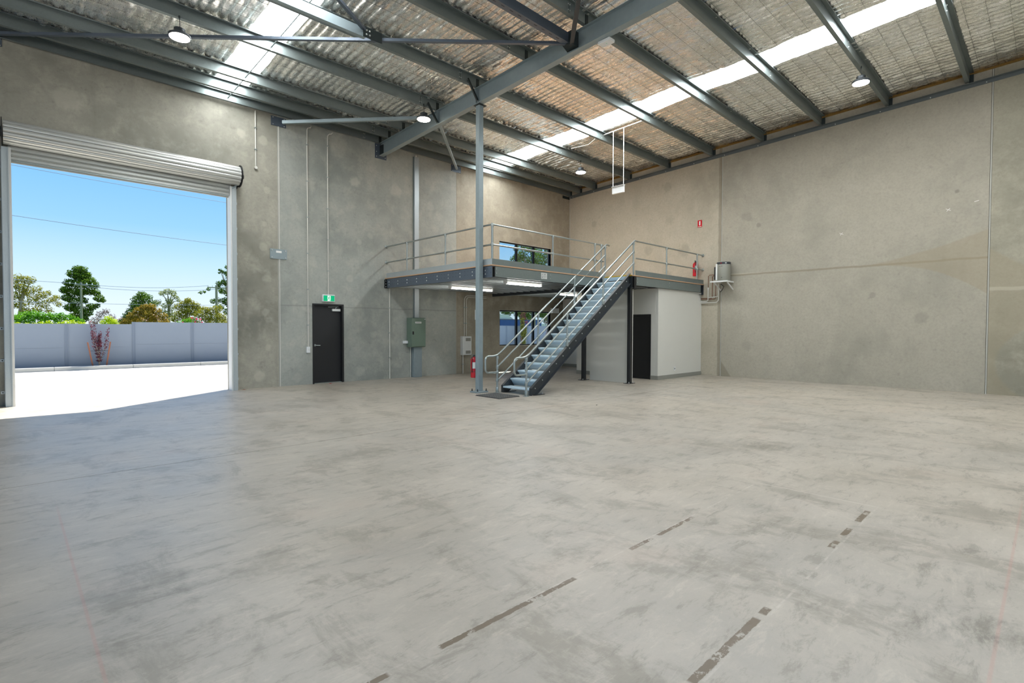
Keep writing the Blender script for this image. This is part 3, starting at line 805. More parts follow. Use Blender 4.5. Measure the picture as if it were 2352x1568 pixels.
# running man exit sign above it
def exit_sign(c, label):
    x, y, z = c
    t = thing('exit_sign', (x, y, z), label, 'exit sign')
    MB().bbox(x - .165, x + .165, y - .06, y - .001, z, z + .185, .006).build('sign_body', 'white_plastic', t)
    f = MB().box(x - .140, x + .152, y - .064, y - .060, z + .018, z + .160).build('green_panel', 'exit_green', t)
    MB().box(x - .036, x + .046, y - .0655, y - .0642, z + .022, z + .156).build('doorway_symbol', 'exit_white', t)
    g = MB(); yy = y - .0668
    g.lathe([(.011, 0), (.011, -.001)], (x + .012, yy, z + .137), 'y', 10)
    for (a, b, wd) in (((.008, .122), (-.004, .085), .020), ((-.004, .088), (.020, .066), .013), ((.020, .066), (.014, .036), .011), ((-.004, .086), (-.018, .062), .013),
                       ((-.018, .062), (-.034, .052), .010), ((.006, .118), (.026, .104), .008), ((.026, .104), (.036, .088), .007), ((.004, .118), (-.016, .110), .008), ((-.016, .110), (-.024, .094), .007)):
        g.bar((x + a[0], yy, z + a[1]), (x + b[0], yy, z + b[1]), wd, .001, (0, 1, 0))
    g.bar((x + .030, yy, z + .028), (x + .044, yy, z + .050), .01, .001, (0, 1, 0))
    g.build('running_figure', 'exit_green', t)
exit_sign((5.995, YL, 2.105), 'green running figure exit sign over the black door in the concrete wall')

def conduit(label, pts, r=.014, clips=(), mat='pvc', ends=None, name='conduit'):
    p0 = pts[0]
    t = thing(name, tuple(pts[0]), label, name.replace('_', ' '), 'wall conduits')
    MB().tube(pts, r, 10).build('pipe', mat, t, True)
    for z in clips:
        # saddle on vertical runs
        x, y = pts[0][0], pts[0][1]
        MB().box(x - r * 2.2, x + r * 2.2, y - r * 1.15, y + r * 1.05, z - .012, z + .012).build('saddle', 'rail', t)
    return t
def bend(x, y, z, dx, r=.12, n=6):
    return [(x + dx * r * (1 - math.cos(a)), y, z + r * math.sin(a)) for a in [PI / 2 * i / n for i in range(n + 1)]]
yw = YL - .016
conduit('short pale conduit ending in a round box above the roller door end', [(4.252, yw, 5.20), (4.252, yw, 6.50)], .013, (5.6, 6.1))
t = MB().lathe([(.036, 0), (.036, -.045), (.030, -.05)], (4.252, YL - .001, 5.17), 'y', 16).build('round_junction_box', 'pvc', None, True, label='small round pale box at the lower end of the short conduit', category='junction box')
conduit('tall pale conduit dropping to the white switch left of the black door', [(5.468, yw, .95)] + bend(5.468, yw, 6.36, 1, .09) + [(5.57, yw, 6.50)], .013, (1.5, 2.4, 3.3, 4.2, 5.1, 6.0))
conduit('tall pale conduit dropping onto the green exit sign', [(6.0, yw, 2.29)] + bend(6.0, yw, 6.33, 1, .10) + [(6.13, yw, 6.47)], .013, (2.9, 3.7, 4.5, 5.3, 6.1))
conduit('white conduit running from the floor to the end of the mezzanine edge beam', [(7.80, yw, 0), (7.80, yw, 2.56)], .016, (.6, 1.3, 2.0))
t = thing('wall_switch', (5.465, YL, .80), 'small white switch box beside the black door handle', 'switch')
MB().bbox(5.42, 5.51, YL - .045, YL - .001, .80, .955, .006).build('box', 'white_plastic', t); MB().box(5.45, 5.48, YL - .049, YL - .045, .86, .90).build('rocker', 'white_metal', t)
t = thing('wall_plate', (4.76, YL, 3.09), 'square grey steel plate bolted over the concrete joint', 'plate')
MB().bbox(4.56, 4.96, YL - .014, YL - .001, 3.09, 3.33, .003).build('plate', 'steel', t)
b = MB()
for xx in (4.60, 4.92):
    for zz in (3.125, 3.295): bolt(b, (xx, YL - .014, zz), 'y', .015, -.02)
b.build('bolts', 'bolt', t, kind='stuff')
MB().box(4.70, 4.83, YL - .0155, YL - .014, 3.24, 3.29).build('stamped_label', 'tag_white', t)

# cable duct, switchboard and the smaller boxes under the mezzanine
t = thing('cable_duct', (8.69, YL, 1.74), 'tall galvanised cable duct rising to the roof behind the green switchboard', 'cable duct')
MB().box(8.615, 8.63, YL - .05, YL - .001, 1.74, 6.43).box(8.63, 8.765, YL - .05, YL - .044, 1.74, 6.43).box(8.75, 8.765, YL - .044, YL - .001, 1.74, 6.43).build('duct', 'galv', t)
MB().box(8.585, 8.615, YL - .012, YL - .001, 1.74, 6.43).build('side_flange', 'purlin', t)
MB().lathe([(.03, 0), (.03, .03), (.012, .045)], (8.66, YL - .05, 6.43), 'z', 10).build('cable_entry', 'pvc', t)
t = thing('switchboard', (8.62, 12.95, .885), 'grey-green metal switchboard cabinet on the wall', 'switchboard')
MB().bbox(8.37, 8.865, 12.85, YL - .001, .885, 1.735, .006).build('cabinet', 'cabinet_green', t)
dr = MB().bbox(8.385, 8.862, 12.832, 12.85, .90, 1.722, .004).build('door', 'cabinet_green', t)
MB().box(8.405, 8.455, 12.822, 12.832, 1.25, 1.34).build('lock', 'black', dr)
MB().box(8.50, 8.71, 12.829, 12.832, 1.575, 1.62).build('name_label', 'tag_white', dr)
MB().box(8.52, 8.69, 12.828, 12.829, 1.592, 1.602).build('label_text', 'ink', dr)
MB().box(8.81, 8.855, 12.828, 12.832, 1.69, 1.705).build('hinge_tab', 'tag_white', t)
t = thing('floor_duct', (8.66, YL, 0), 'grey sheet metal duct from the switchboard down to the floor', 'cable duct')
MB().bbox(8.525, 8.80, 12.93, YL - .001, 0, .884, .004).build('duct', 'steel', t)
MB().tube([(8.49, YL - .02, 0), (8.49, YL - .02, .884)], .012, 8).build('side_conduit', 'pvc', t)
t = MB().bbox(8.235, 8.365, 13.0, YL - .001, .99, 1.07, .005).build('power_outlet', 'white_plastic', None, label='small white outlet box on the left side of the green switchboard', category='outlet')
t = thing('comms_cabinet', (10.5, YL, .58), 'pale grey vented cabinet on the wall left of the post', 'cabinet')
MB().bbox(10.35, 10.70, 12.95, YL - .001, .585, 1.185, .005).build('body', 'white_metal', t)
dd = MB().bbox(10.372, 10.698, 12.94, 12.95, .597, 1.173, .003).build('door', 'white_metal', t)
for z in (1.03, .63):
    v = MB().box(10.46, 10.66, 12.937, 12.940, z, z + .10).build('vent', 'skirting', dd)
for z in (1.10, .70): MB().lathe([(.012, 0), (.012, -.012)], (10.47, 12.94, z), 'y', 10).build('latch', 'rail', dd)
conduit('left one of two pale conduits bending over above the vented cabinet', [(10.47, 13.03, 1.185)] + [(10.47 + .16 * (1 - math.cos(a)), 13.03, 2.32 + .16 * math.sin(a)) for a in [PI / 2 * i / 7 for i in range(8)]] + [(11.4, 13.03, 2.48)], .014, (1.6, 2.1))
conduit('right one of two pale conduits bending over above the vented cabinet', [(10.55, 13.03, 1.185)] + [(10.55 + .12 * (1 - math.cos(a)), 13.03, 2.31 + .12 * math.sin(a)) for a in [PI / 2 * i / 7 for i in range(8)]] + [(11.4, 13.03, 2.43)], .014, (1.6, 2.1))
conduit('pale conduit dropping from the vented cabinet to the floor', [(10.42, 13.03, 0), (10.42, 13.03, .584)], .018, (.3,))

# ------------------------------------------------------------------ the two windows in the left wall
def window(name, W, nlight=3):
    a, b, z0, z1 = W
    o = struct(name, ((a + b) / 2, YL, z0))
    y0, y1 = YL + .06, YL + .12
    f = .038
    mb = MB().box(a, a + f, y0, y1, z0, z1).box(b - f, b, y0, y1, z0, z1).box(a + f, b - f, y0, y1, z0, z0 + f).box(a + f, b - f, y0, y1, z1 - f, z1)
    mb.build('window_frame', 'alu_black', o)
    for k in range(1, nlight):
        x = a + (b - a) * k / nlight
        MB().box(x - .035, x + .035, y0 - .01, y1, z0 + f, z1 - f).build('mullion', 'alu_black', o)
    for k in range(nlight):
        xa, xb = a + (b - a) * k / nlight + .036, a + (b - a) * (k + 1) / nlight - .036
        MB().box(xa, xb, YL + .088, YL + .092, z0 + f, z1 - f).build('pane', 'glass', o)
    MB().box(a - .018, b + .018, YL - .003, YL + .06, z1, z1 + .012).box(b, b + .018, YL - .003, YL + .06, z0, z1).build('reveal_bead', 'sealant', o)
window('window_1', W_LO); window('window_2', W_UP)

# ------------------------------------------------------------------ the mezzanine
DZ = 2.832
mz = thing('mezzanine', (11.5, 10.5, 0), 'raised storage platform with a galvanised steel frame and timber deck', 'mezzanine')
XE, YN, YS = 7.66, 8.58, 7.62       # edges: left, stair notch, front of the right bay
MB().box(XE, 11.68, YN, YL - .005, DZ - .024, DZ).build('deck_board', 'particle', mz)
MB().box(11.68, XR - .005, YS, YL - .005, DZ - .024, DZ).build('deck_board', 'particle', mz)
MB().box(11.70, 11.72, YS + .05, YN + .02, DZ, DZ + .003).build('step_edge_strip', 'yellow', mz)
MB().box(11.668, 11.679, YS + .02, YN + .02, DZ - .03, DZ + .003).build('yellow_nosing', 'yellow', mz)
eb = c_beam(MB(), 'y', YN, 12.98, XE + .012, XE + .085, 2.555, 2.800).build('edge_beam', 'edge_beam', mz)
b = MB(); h = MB()
k = 0; y = 12.85
ys_j = [12.87 - .452 * i for i in range(10)]
for i, yy in enumerate(ys_j):
    for zz in (2.715, 2.635): bolt(b, (XE + .012, yy, zz), 'x', .014, -.012)
yy = 12.92
while yy > YN:
    for zz in (2.745, 2.655): h.box(XE + .0105, XE + .012, yy - .006, yy + .006, zz - .006, zz + .006)
    yy -= .113
b.build('bolts', 'bolt', eb, kind='stuff'); h.build('punched_holes', 'black', eb, kind='stuff')
wbk = MB().box(XE - .02, XE + .10, 13.03, YL - .002, 2.55, 2.79).box(XE + .085, XE + .097, 12.97, 13.03, 2.55, 2.79).build('wall_bracket', 'black', mz)
b = MB()
for zz in (2.59, 2.67, 2.75): bolt(b, (XE + .0, 13.03, zz), 'y', .012, -.012)
b.build('bolts', 'bolt', wbk, kind='stuff')
MB().box(XE + .09, XE + .12, YN + .02, YN + .06, 2.57, 2.79).build('corner_bracket', 'black', mz)
fb = c_beam(MB(), 'x', XE + .12, 11.66, YN + .012, YN + .075, 2.575, 2.800, .004).build('front_fascia', 'purlin', mz)
b = MB()
for xx in (XE + .15, 9.60, 11.3):
    for zz in (2.74, 2.65): bolt(b, (xx, YN + .012, zz), 'y', .012, -.01)
b.build('bolts', 'bolt', fb, kind='stuff')
fb2 = c_beam(MB(), 'x', 11.90, 15.50, YS + .012, YS + .075, 2.575, 2.800, .004).build('front_fascia', 'purlin', mz)
b = MB()
for xx in (11.94, 13.6):
    for zz in (2.74, 2.65): bolt(b, (xx, YS + .012, zz), 'y', .010, -.01)
b.build('bolts', 'bolt', fb2, kind='stuff')
c_beam(MB(), 'y', YS + .01, YL - .01, 11.70, 11.79, 2.50, 2.80).build('main_beam', 'dark_steel', mz)
MB().box(11.79, 11.89, YS + .005, YS + .10, 2.48, 2.80).build('beam_end_bracket', 'black', mz)
c_beam(MB(), 'y', YS + .01, YL - .01, 15.68, 15.52, 2.50, 2.80).build('wall_beam', 'dark_steel', mz)
for (xa, xb, yst) in ((XE + .03, 11.69, YN + .3), (11.80, 15.51, YS + .35)):
    yy = 12.87
    while yy > yst - .2:
        MB().prism(strip([(yy - .062, 2.598), (yy - .062, 2.5815), (yy, 2.5815), (yy, 2.7985), (yy - .062, 2.7985), (yy - .062, 2.782)], .003), 'x', xa, xb).build('floor_joist', 'galv', mz)
        yy -= .30
for (cx, cy) in ((11.735, 7.715), (11.60, 9.12)):
    col_ = MB().bbox(cx - .05, cx + .05, cy - .05, cy + .05, .012, 2.50 if cx > 11.7 else 2.575, .006).build('column', 'black', mz)
    MB().bbox(cx - .14, cx + .14, cy - .09, cy + .09, 0, .012, .002).build('base_plate', 'black', col_)
    b = MB()
    for sx in (-1, 1):
        for sy in (-1, 1): b.lathe([(.012, .012), (.012, .03), (.007, .03), (.007, .05)], (cx + sx * .11, cy + sy * .06, 0), 'z', 6)
    b.build('anchor_bolts', 'bolt', col_, kind='stuff')
# kick plates
MB().box(XE + .005, XE + .009, YN, 13.0, DZ, DZ + .13).build('kick_plate', 'galv', mz)
for (a, b2) in ((XE + .01, 8.98), (8.984, 10.4), (10.404, 11.60)):
    MB().box(a, b2, YN + .004, YN + .008, DZ, DZ + .13).build('kick_plate', 'purlin', mz)
for (a, b2) in ((11.83, 13.4), (13.404, 15.66)):
    MB().box(a, b2, YS + .004, YS + .008, DZ, DZ + .13).build('kick_plate', 'purlin', mz)
s_ = MB().box(9.26, 9.47, YN + .006, YN + .0115, 2.63, 2.775).build('load_notice', 'netsign', mz)
g = MB()
g.bar((9.28, YN + .005, 2.715), (9.31, YN + .005, 2.76), .004, .001, (0, 1, 0)).bar((9.31, YN + .005, 2.76), (9.35, YN + .005, 2.735), .004, .001, (0, 1, 0))
g.box(9.30, 9.32, YN + .005, YN + .006, 2.72, 2.735).box(9.38, 9.405, YN + .005, YN + .006, 2.72, 2.755).box(9.285, 9.445, YN + .005, YN + .006, 2.695, 2.70).box(9.285, 9.31, YN + .005, YN + .006, 2.65, 2.68).box(9.33, 9.44, YN + .005, YN + .006, 2.676, 2.680).box(9.33, 9.41, YN + .005, YN + .006, 2.655, 2.659)
g.build('notice_print', 'ink', s_, kind='stuff')

# guard rails
RR = .0195
def flange(mb, c, axis, s):
    if axis == 'y': mb.lathe([(.05, 0), (.05, -.008 * s), (.03, -.03 * s), (.03, -.055 * s)][::1], c, 'y', 16)
    else: mb.lathe([(.05, 0), (.05, -.008 * s), (.03, -.03 * s), (.03, -.055 * s)], c, 'x', 16)
def fitting(t, c, r=.034, h=.07, mat='rail'):
    MB().lathe([(r * .9, -h / 2), (r, -h / 2 + .006), (r, h / 2 - .006), (r * .9, h / 2)], c, 'z', 14).build('fitting', mat, t, True)
gz1, gz2 = 3.715, 3.275
gx, gy = XE + .055, YN + .045
t = thing('guard_rail', (gx, gy, DZ), 'galvanised tube guard rail round the left and front edges of the platform', 'railing', 'platform guard rails')
for z in (gz1, gz2):
    MB().tube([(gx, YL - .01, z), (gx, gy, z)], RR, 12).build('rail', 'rail', t, True)
    MB().tube([(gx, gy, z), (11.66, gy, z), (11.80, gy, z)], RR, 12).build('rail', 'rail', t, True)
    mb = MB(); flange(mb, (gx, YL - .002, z), 'y', 1); mb.build('wall_flange', 'rail', t, True)
for (x, y) in ((gx, 12.03), (gx, 10.33), (gx, gy), (9.72, gy), (11.42, gy), (11.70, gy)):
    MB().tube([(x, y, DZ), (x, y, gz1 + (.03 if (x, y) == (gx, gy) else 0))], RR if (x, y) != (gx, gy) else .026, 12).build('post', 'rail', t, True)
    fitting(t, (x, y, gz1 - .02)); fitting(t, (x, y, gz2))
    MB().box(x - .04, x + .04, y - .04, y + .04, DZ, DZ + .01).build('base_flange', 'rail', t)
gy2 = YS + .055
t = thing('guard_rail', (13.5, gy2, DZ), 'galvanised tube guard rail on the right bay of the platform by the water heater', 'railing', 'platform guard rails')
for z in (gz1 + .02, gz2 + .01):
    MB().tube([(11.93, gy2, z), (XR - .01, gy2, z)], RR, 12).build('rail', 'rail', t, True)
    mb = MB(); flange(mb, (XR - .002, gy2, z), 'x', 1); mb.build('wall_flange', 'rail', t, True)
for x in (13.50, 15.32):
    MB().tube([(x, gy2, DZ), (x, gy2, gz1)], RR, 12).build('post', 'rail', t, True)
    fitting(t, (x, gy2, gz1)); fitting(t, (x, gy2, gz2))
    MB().box(x - .04, x + .04, gy2 - .04, gy2 + .04, DZ, DZ + .01).build('base_flange', 'rail', t)

# ------------------------------------------------------------------ staircase
N0, G, R_, Z0 = 7.985, .2285, .168, .140
nzx = lambda k: N0 + G * k
YA, YB = 7.735, 8.545       # inside faces of the two stringers
t = thing('staircase', (9.8, 8.15, 0), 'steel staircase with charcoal stringers and galvanised checker plate treads', 'staircase')
SL = R_ / G
for (ya, yb, wf) in ((YA - .008, YA, -1), (YB, YB + .008, 1)):
    x_top = 11.69
    def prof(o0, o1):
        # parallelogram stringer, cut plumb at the floor and at the deck
        xb = N0 + .0
        zt_b = .155; pts = [(xb, 0), (xb, zt_b), (x_top, zt_b + (x_top - xb) * SL)]
        pts += [(x_top, zt_b + (x_top - xb) * SL - .265), (xb + .15, 0)]
        return pts
    P = prof(0, 0)
    st_ = MB().prism(P, 'y', ya, yb)
    fw = .06 * wf
    L = ((x_top - N0) ** 2 + ((x_top - N0) * SL) ** 2) ** .5
    # flanges turned outwards
    yc = (ya if wf < 0 else yb)
    y0_, y1_ = sorted((yc, yc + fw))
    for (p, q) in (((N0, .155), (x_top, .155 + (x_top - N0) * SL)), ((N0 + .15, 0), (x_top, .155 + (x_top - N0) * SL - .265))):
        st_.add([(p[0], y0_, p[1]), (p[0], y1_, p[1]), (q[0], y1_, q[1]), (q[0], y0_, q[1]), (p[0] + .006, y0_, p[1] - .010), (p[0] + .006, y1_, p[1] - .010), (q[0] + .006, y1_, q[1] - .010), (q[0] + .006, y0_, q[1] - .010)],
                [(0, 1, 2, 3), (7, 6, 5, 4), (0, 4, 5, 1), (1, 5, 6, 2), (2, 6, 7, 3), (3, 7, 4, 0)])
    st_.box(N0, N0 + .008, y0_, y1_, 0, .155)
    so = st_.build('stringer', 'dark_steel', t)
    b = MB()
    for k in range(16):
        x = nzx(k) + .17; bolt(b, (x, yc, Z0 + R_ * k + .0), 'y', .014, .012 * wf)
    b.build('bolts', 'bolt', so, kind='stuff')
    yc2 = (y0_ + y1_) / 2
    MB().box(N0 + .10, N0 + .40, yc2 - .05, yc2 + .05, 0, .010).build('foot_plate', 'black', so)
    MB().lathe([(.012, .01), (.012, .028), (.007, .028), (.007, .05)], (N0 + .37, yc2, 0), 'z', 6).build('anchor_bolt', 'bolt', so)
for k in range(16):
    x, z = nzx(k), Z0 + R_ * k
    mb = MB()
    mb.box(x, x + G + .02, YA, YB, z - .004, z)                     # tread plate
    mb.prism([(x - .012, z - .016), (x - .004, z - .001), (x, z), (x, z - .004), (x - .002, z - .032), (x - .010, z - .034)], 'y', YA, YB)   # rolled nosing
    if k:
        mb.prism([(x + .002, z - .030), (x + .110, z - R_), (x + .114, z - R_), (x + .006, z - .030)], 'y', YA, YB)
    mb.build('tread', 'tread', t)
x, z = nzx(16) - .012, DZ
MB().prism([(x + .002, z - .030), (x + .110, z - R_), (x + .114, z - R_), (x + .006, z - .030)], 'y', YA, YB).build('top_riser', 'tread', t)

def stair_rail(label, y, sgn):
    t = thing('stair_handrail', (7.85, y, 0), label, 'handrail', 'stair handrails')
    r = .0215
    S = .7215
    zr = lambda x: .800 + (x - 7.815) * S
    xe = 11.87
    # bottom loop: out, down and back to the first post
    x0, x1 = 7.50, 7.81
    zt_, zb_ = .815, .455
    rc = .085
    loop = [(7.84, y, zb_), (7.60, y, zb_)]
    loop += [(x0 + rc - rc * math.sin(a), y, zb_ + rc - rc * math.cos(a)) for a in [PI / 2 * i / 6 for i in range(7)]]
    loop += [(x0 + rc - rc * math.cos(a), y, zt_ - rc + rc * math.sin(a)) for a in [PI / 2 * i / 6 for i in range(7)]]
    loop += [(7.74, y, zt_), (7.79, y, zt_ + .012), (7.84, y, zr(7.84) + .018), (7.95, y, zr(7.95))]
    top = [(xe, y, zr(xe)), (xe + .035, y, zr(xe) + .018), (xe + .08, y, zr(xe) + .02), (xe + .16, y, zr(xe) + .005)]
    MB().tube(loop + top, r, 12).build('top_rail', 'rail', t, True)
    for off in (-.258, -.555):
        MB().tube([(7.86, y, zr(7.86) + off), (11.83, y, zr(11.83) + off)], .019, 10).build('mid_rail', 'rail', t, True)
    xs = [7.85, 9.175, 10.535, 11.85]
    for i, x in enumerate(xs):
        zb = 0 if i == 0 else (DZ if i == 3 else .155 + (x - N0) * SL - .005)
        MB().tube([(x, y, zb), (x, y, zr(x) - .01)], r, 12).build('post', 'rail', t, True)
        if i in (1, 2): fitting(t, (x, y, zb + .06), .033, .12)
        if i == 0:
            fitting(t, (x, y, .06), .034, .12); MB().lathe([(.07, 0), (.07, .008)], (x, y, 0), 'z', 16).build('base_flange', 'rail', t)
            fitting(t, (x, y, zb_), .034, .06)
        fitting(t, (x, y, zr(x) - .045), .034, .07)
        for off in (-.258, -.555):
            fitting(t, (x, y, zr(x) + off), .032, .07)
    return t
stair_rail('near galvanised stair handrail with a looped lower end', YA - .04, -1)
stair_rail('far galvanised stair handrail beside the post with a looped lower end', YB + .055, 1)

# ------------------------------------------------------------------ rooms under the platform
def room_wall(name, parts, skirt, label=None):
    o = thing(name, parts[0][:1] + parts[0][2:3] + (0,), label, None, None, 'structure')
    for p in parts: MB().box(*p).build('wall_panel', 'plaster', o)
    for p in skirt: MB().box(*p).build('skirting_board', 'skirting', o)
    return o
XA = 13.12
wf_ = room_wall('wall_room_front', [(XA, XR - .002, 7.70, 7.79, .0, 2.572)], [(XA - .012, XR - .002, 7.688, 7.70, 0, .115)])
MB().box(14.005, 14.105, 7.692, 7.70, .225, .325).build('outlet_plate', 'white_plastic', wf_); 
MB().box(14.02, 14.045, 7.690, 7.692, .25, .30).box(14.065, 14.09, 7.690, 7.692, .25, .30).build('outlet_sockets', 'skirting', wf_)
rs = thing('wall_room_side', (XA, 8, 0), None, None, None, 'structure')
grid_panel('y', 7.792, 10.60, 0, 2.575, XA, XA + .09, [(7.93, 8.75, 0, 1.845)]).build('wall_panel', 'plaster', rs)
MB().box(XA - .012, XA, 7.70, 7.925, 0, .115).box(XA - .012, XA, 8.76, 10.60, 0, .115).build('skirting_board', 'skirting', rs)
d2 = struct('door_2', (XA, 8.3, 0))
MB().box(XA - .012, XA + .09, 7.925, 7.965, 0, 1.85).box(XA - .012, XA + .09, 8.715, 8.755, 0, 1.85).box(XA - .012, XA + .09, 7.965, 8.715, 1.81, 1.85).build('door_frame', 'black', d2)
dl = MB().box(XA + .03, XA + .07, 7.967, 8.713, .012, 1.808).build('door_leaf', 'door_black', d2)
MB().tube([(XA - .01, 8.66, .78), (XA - .01, 8.66, 1.0)], .009, 8).tube([(XA - .01, 8.66, .80), (XA + .03, 8.66, .80)], .007, 6).tube([(XA - .01, 8.66, .98), (XA + .03, 8.66, .98)], .007, 6).build('pull_handle', 'rail', dl)
room_wall('wall_partition', [(11.80, 11.89, 7.72, 9.06, 0, 2.49)], [])
room_wall('wall_lining', [(15.33, 15.42, 10.60, YL - .002, 0, 2.57), (XA + .09, 15.33, 10.51, 10.60, 0, 2.57)], [(15.318, 15.33, 10.60, YL - .002, 0, .115)])

# linear lights under the joists
def strip_light(x0, x1, y, label):
    z = 2.50
    t = thing('linear_light', ((x0 + x1) / 2, y, z), label, 'light', 'linear lights under the platform')
    MB().box(x0, x1, y - .035, y + .035, z + .03, z + .078).build('batten_body', 'white_metal', t)
    MB().box(x0 + .04, x1 - .04, y - .045, y + .045, z, z + .03).build('diffuser', 'tube_light', t)
    for xx in (x0 - .01, x1 - .03): MB().box(xx, xx + .04, y - .05, y + .05, z - .005, z + .078).build('end_cap', 'white_plastic', t)
strip_light(8.58, 10.1, 11.3, 'lit linear light under the platform left of the post')
strip_light(8.60, 9.86, 9.15, 'lit linear light under the platform just right of the post')
strip_light(12.50, 13.55, 10.85, 'lit linear light under the platform seen through the stair rails')

# pipe and meter cluster near the corner under the platform
t = thing('meter_box', (14.9, YL, 2.0), 'small white box with loose cables high up in the corner under the platform', 'junction box')
MB().bbox(14.62, 14.98, YL - .12, YL - .001, 2.02, 2.20, .005).build('box', 'white_plastic', t)
MB().tube([(14.70, YL - .08, 2.20), (14.8, YL - .1, 2.33), (15.0, YL - .07, 2.28), (15.1, YL - .08, 2.46)], .014, 8).build('cable', 'pvc', t, True)
MB().tube([(14.84, YL - .08, 2.20), (14.96, YL - .13, 2.27), (15.05, YL - .07, 2.36), (15.2, YL - .08, 2.40)], .012, 8).build('cable', 'black', t, True)

# ------------------------------------------------------------------ fire extinguishers
def extinguisher(x, y, z, h, r, label, sgn):
    t = thing('fire_extinguisher', (x, y, z), label, 'extinguisher', 'red fire extinguishers')
    MB().lathe([(r * .85, 0), (r, .012), (r, h * .80), (r * .85, h * .87), (r * .45, h * .93), (r * .3, h * .96)], (x, y, z), 'z', 20).build('cylinder', 'red', t, True)
    MB().lathe([(r * .3, h * .95), (r * .34, h * 1.0), (r * .2, h * 1.03)], (x, y, z), 'z', 10).build('valve', 'black', t)
    MB().bar((x, y, z + h * 1.02), (x - .09, y - .03, z + h * 1.06), .02, .008).bar((x, y, z + h * 1.0), (x - .10, y - .03, z + h * .99), .02, .008).build('handle', 'rail', t)
    MB().tube([(x + .02, y - .02, z + h * .99), (x - r - .015, y - r * .6, z + h * .93), (x - r - .02, y - r * .6, z + h * .55), (x - r - .015, y - r * .5, z + h * .25)], .009, 8).build('hose', 'black', t, True)
    lb = MB()
    for k in range(6):
        a0, a1 = PI + .25 + k * .2, PI + .25 + (k + 1) * .2
        rr = r + .0015
        lb.add([(x + math.cos(a0) * rr, y + math.sin(a0) * rr, z + h * .42), (x + math.cos(a1) * rr, y + math.sin(a1) * rr, z + h * .42), (x + math.cos(a1) * rr, y + math.sin(a1) * rr, z + h * .70), (x + math.cos(a0) * rr, y + math.sin(a0) * rr, z + h * .70)], [(0, 1, 2, 3)])
    lb.build('label_sticker', 'tag_white', t)
    MB().lathe([(r + .002, h * .26), (r + .002, h * .275)], (x, y, z), 'z', 20).build('bracket_band', 'black', t)
extinguisher(7.56, py_ + hs + .095, .32, .50, .075, 'red fire extinguisher hanging behind the steel post', 1)
extinguisher(15.58, 7.86, DZ + .26, .46, .075, 'red fire extinguisher on the right wall above the platform', 1)
t = thing('extinguisher_sign', (XR, 7.785, 4.63), 'small red extinguisher location sign on the right wall', 'sign')
MB().box(XR - .006, XR - .001, 7.715, 7.855, 4.63, 4.85).build('sign_panel', 'red', t)
MB().box(XR - .008, XR - .006, 7.765, 7.805, 4.69, 4.82).build('extinguisher_symbol', 'tag_white', t)
MB().box(XR - .008, XR - .006, 7.73, 7.84, 4.645, 4.658).build('text_line', 'tag_white', t)

# ------------------------------------------------------------------ hanging sign on rods, box under the beam
t = thing('hanging_exit_sign', (12.1, 8.35, 5.13), 'white box sign hanging on two rods from the roof', 'sign')
MB().bbox(12.075, 12.125, 8.17, 8.55, 5.14, 5.335, .006).build('sign_body', 'white_plastic', t)
MB().box(12.06, 12.14, 8.16, 8.56, 5.335, 5.345).build('top_bracket', 'white_metal', t)
for y in (8.535, 8.195): MB().tube([(12.1, y, 5.34), (12.1, y, 6.86)], .010, 8).build('rod', 'white_metal', t)
MB().tube([(12.1, 9.12, 6.845), (12.1, 7.6, 6.905)], .014, 8).build('support_conduit', 'white_metal', t)
MB().tube([(12.1, 9.12, 6.845), (12.25, 9.5, 6.79), (12.18, 10.1, 6.80)], .008, 6).build('feed_cable', 'pvc', t)
t = thing('emergency_light', (7.6, 5.5, 6.42), 'small white box fixed beneath the roof beam', 'emergency light')  # emergency light fitting under the roof beam
MB().bbox(7.56, 7.72, 5.43, 5.68, rz(5.55) - .055, rz(5.55) - .002, .006).build('box', 'white_plastic', t)
MB().lathe([(.006, 0), (.006, -.003)], (7.63, 5.54, rz(5.55) - .055), 'z', 8).build('indicator', 'exit_green', t)

# ------------------------------------------------------------------ water heater with pipes on the right wall
hx, hy = 15.46, 6.90
t = thing('water_heater', (hx, hy, 2.86), 'grey cylindrical water heater on a wall shelf beside the platform', 'water heater')
MB().lathe([(.19, 2.875), (.195, 2.885), (.195, 3.42), (.185, 3.44), (.02, 3.45)], (hx, hy, 0), 'z', 32).build('tank', 'heater', t, True)
tb = MB().lathe([(.197, 3.36), (.197, 3.425)], (hx, hy, 0), 'z', 32).build('top_band', 'dark_steel', t)
MB().box(hx - .199, hx - .194, hy - .02, hy + .01, 3.38, 3.405).build('red_badge', 'red', tb)
MB().add([(hx - .165, hy - .112, 3.382), (hx - .135, hy - .148, 3.382), (hx - .135, hy - .148, 3.402), (hx - .165, hy - .112, 3.402), (hx - .155, hy - .105, 3.382), (hx - .125, hy - .14, 3.382), (hx - .125, hy - .14, 3.402), (hx - .155, hy - .105, 3.402)],
         [(0, 3, 2, 1), (4, 5, 6, 7), (0, 1, 5, 4), (1, 2, 6, 5), (2, 3, 7, 6), (3, 0, 4, 7)]).build('name_strip', 'tag_white', tb)
for (y, z) in ((hy + .03, 3.30), (hy - .03, 3.30), (hy - .03, 2.97)): MB().lathe([(.010, 0), (.010, -.006)], (hx - .193, y, z), 'x', 8).build('cap', 'black', t)
MB().box(hx - .17, hx - .12, hy + .12, hy + .17, 2.90, 3.38).build('cover_strip', 'white_metal', t)
MB().box(hx - .10, hx + .02, hy + .195, hy + .245, 2.92, 3.30).build('control_box', 'black', t)
sh = thing('heater_shelf', (hx, hy, 2.8), 'white angle shelf bracket carrying the water heater', 'shelf')
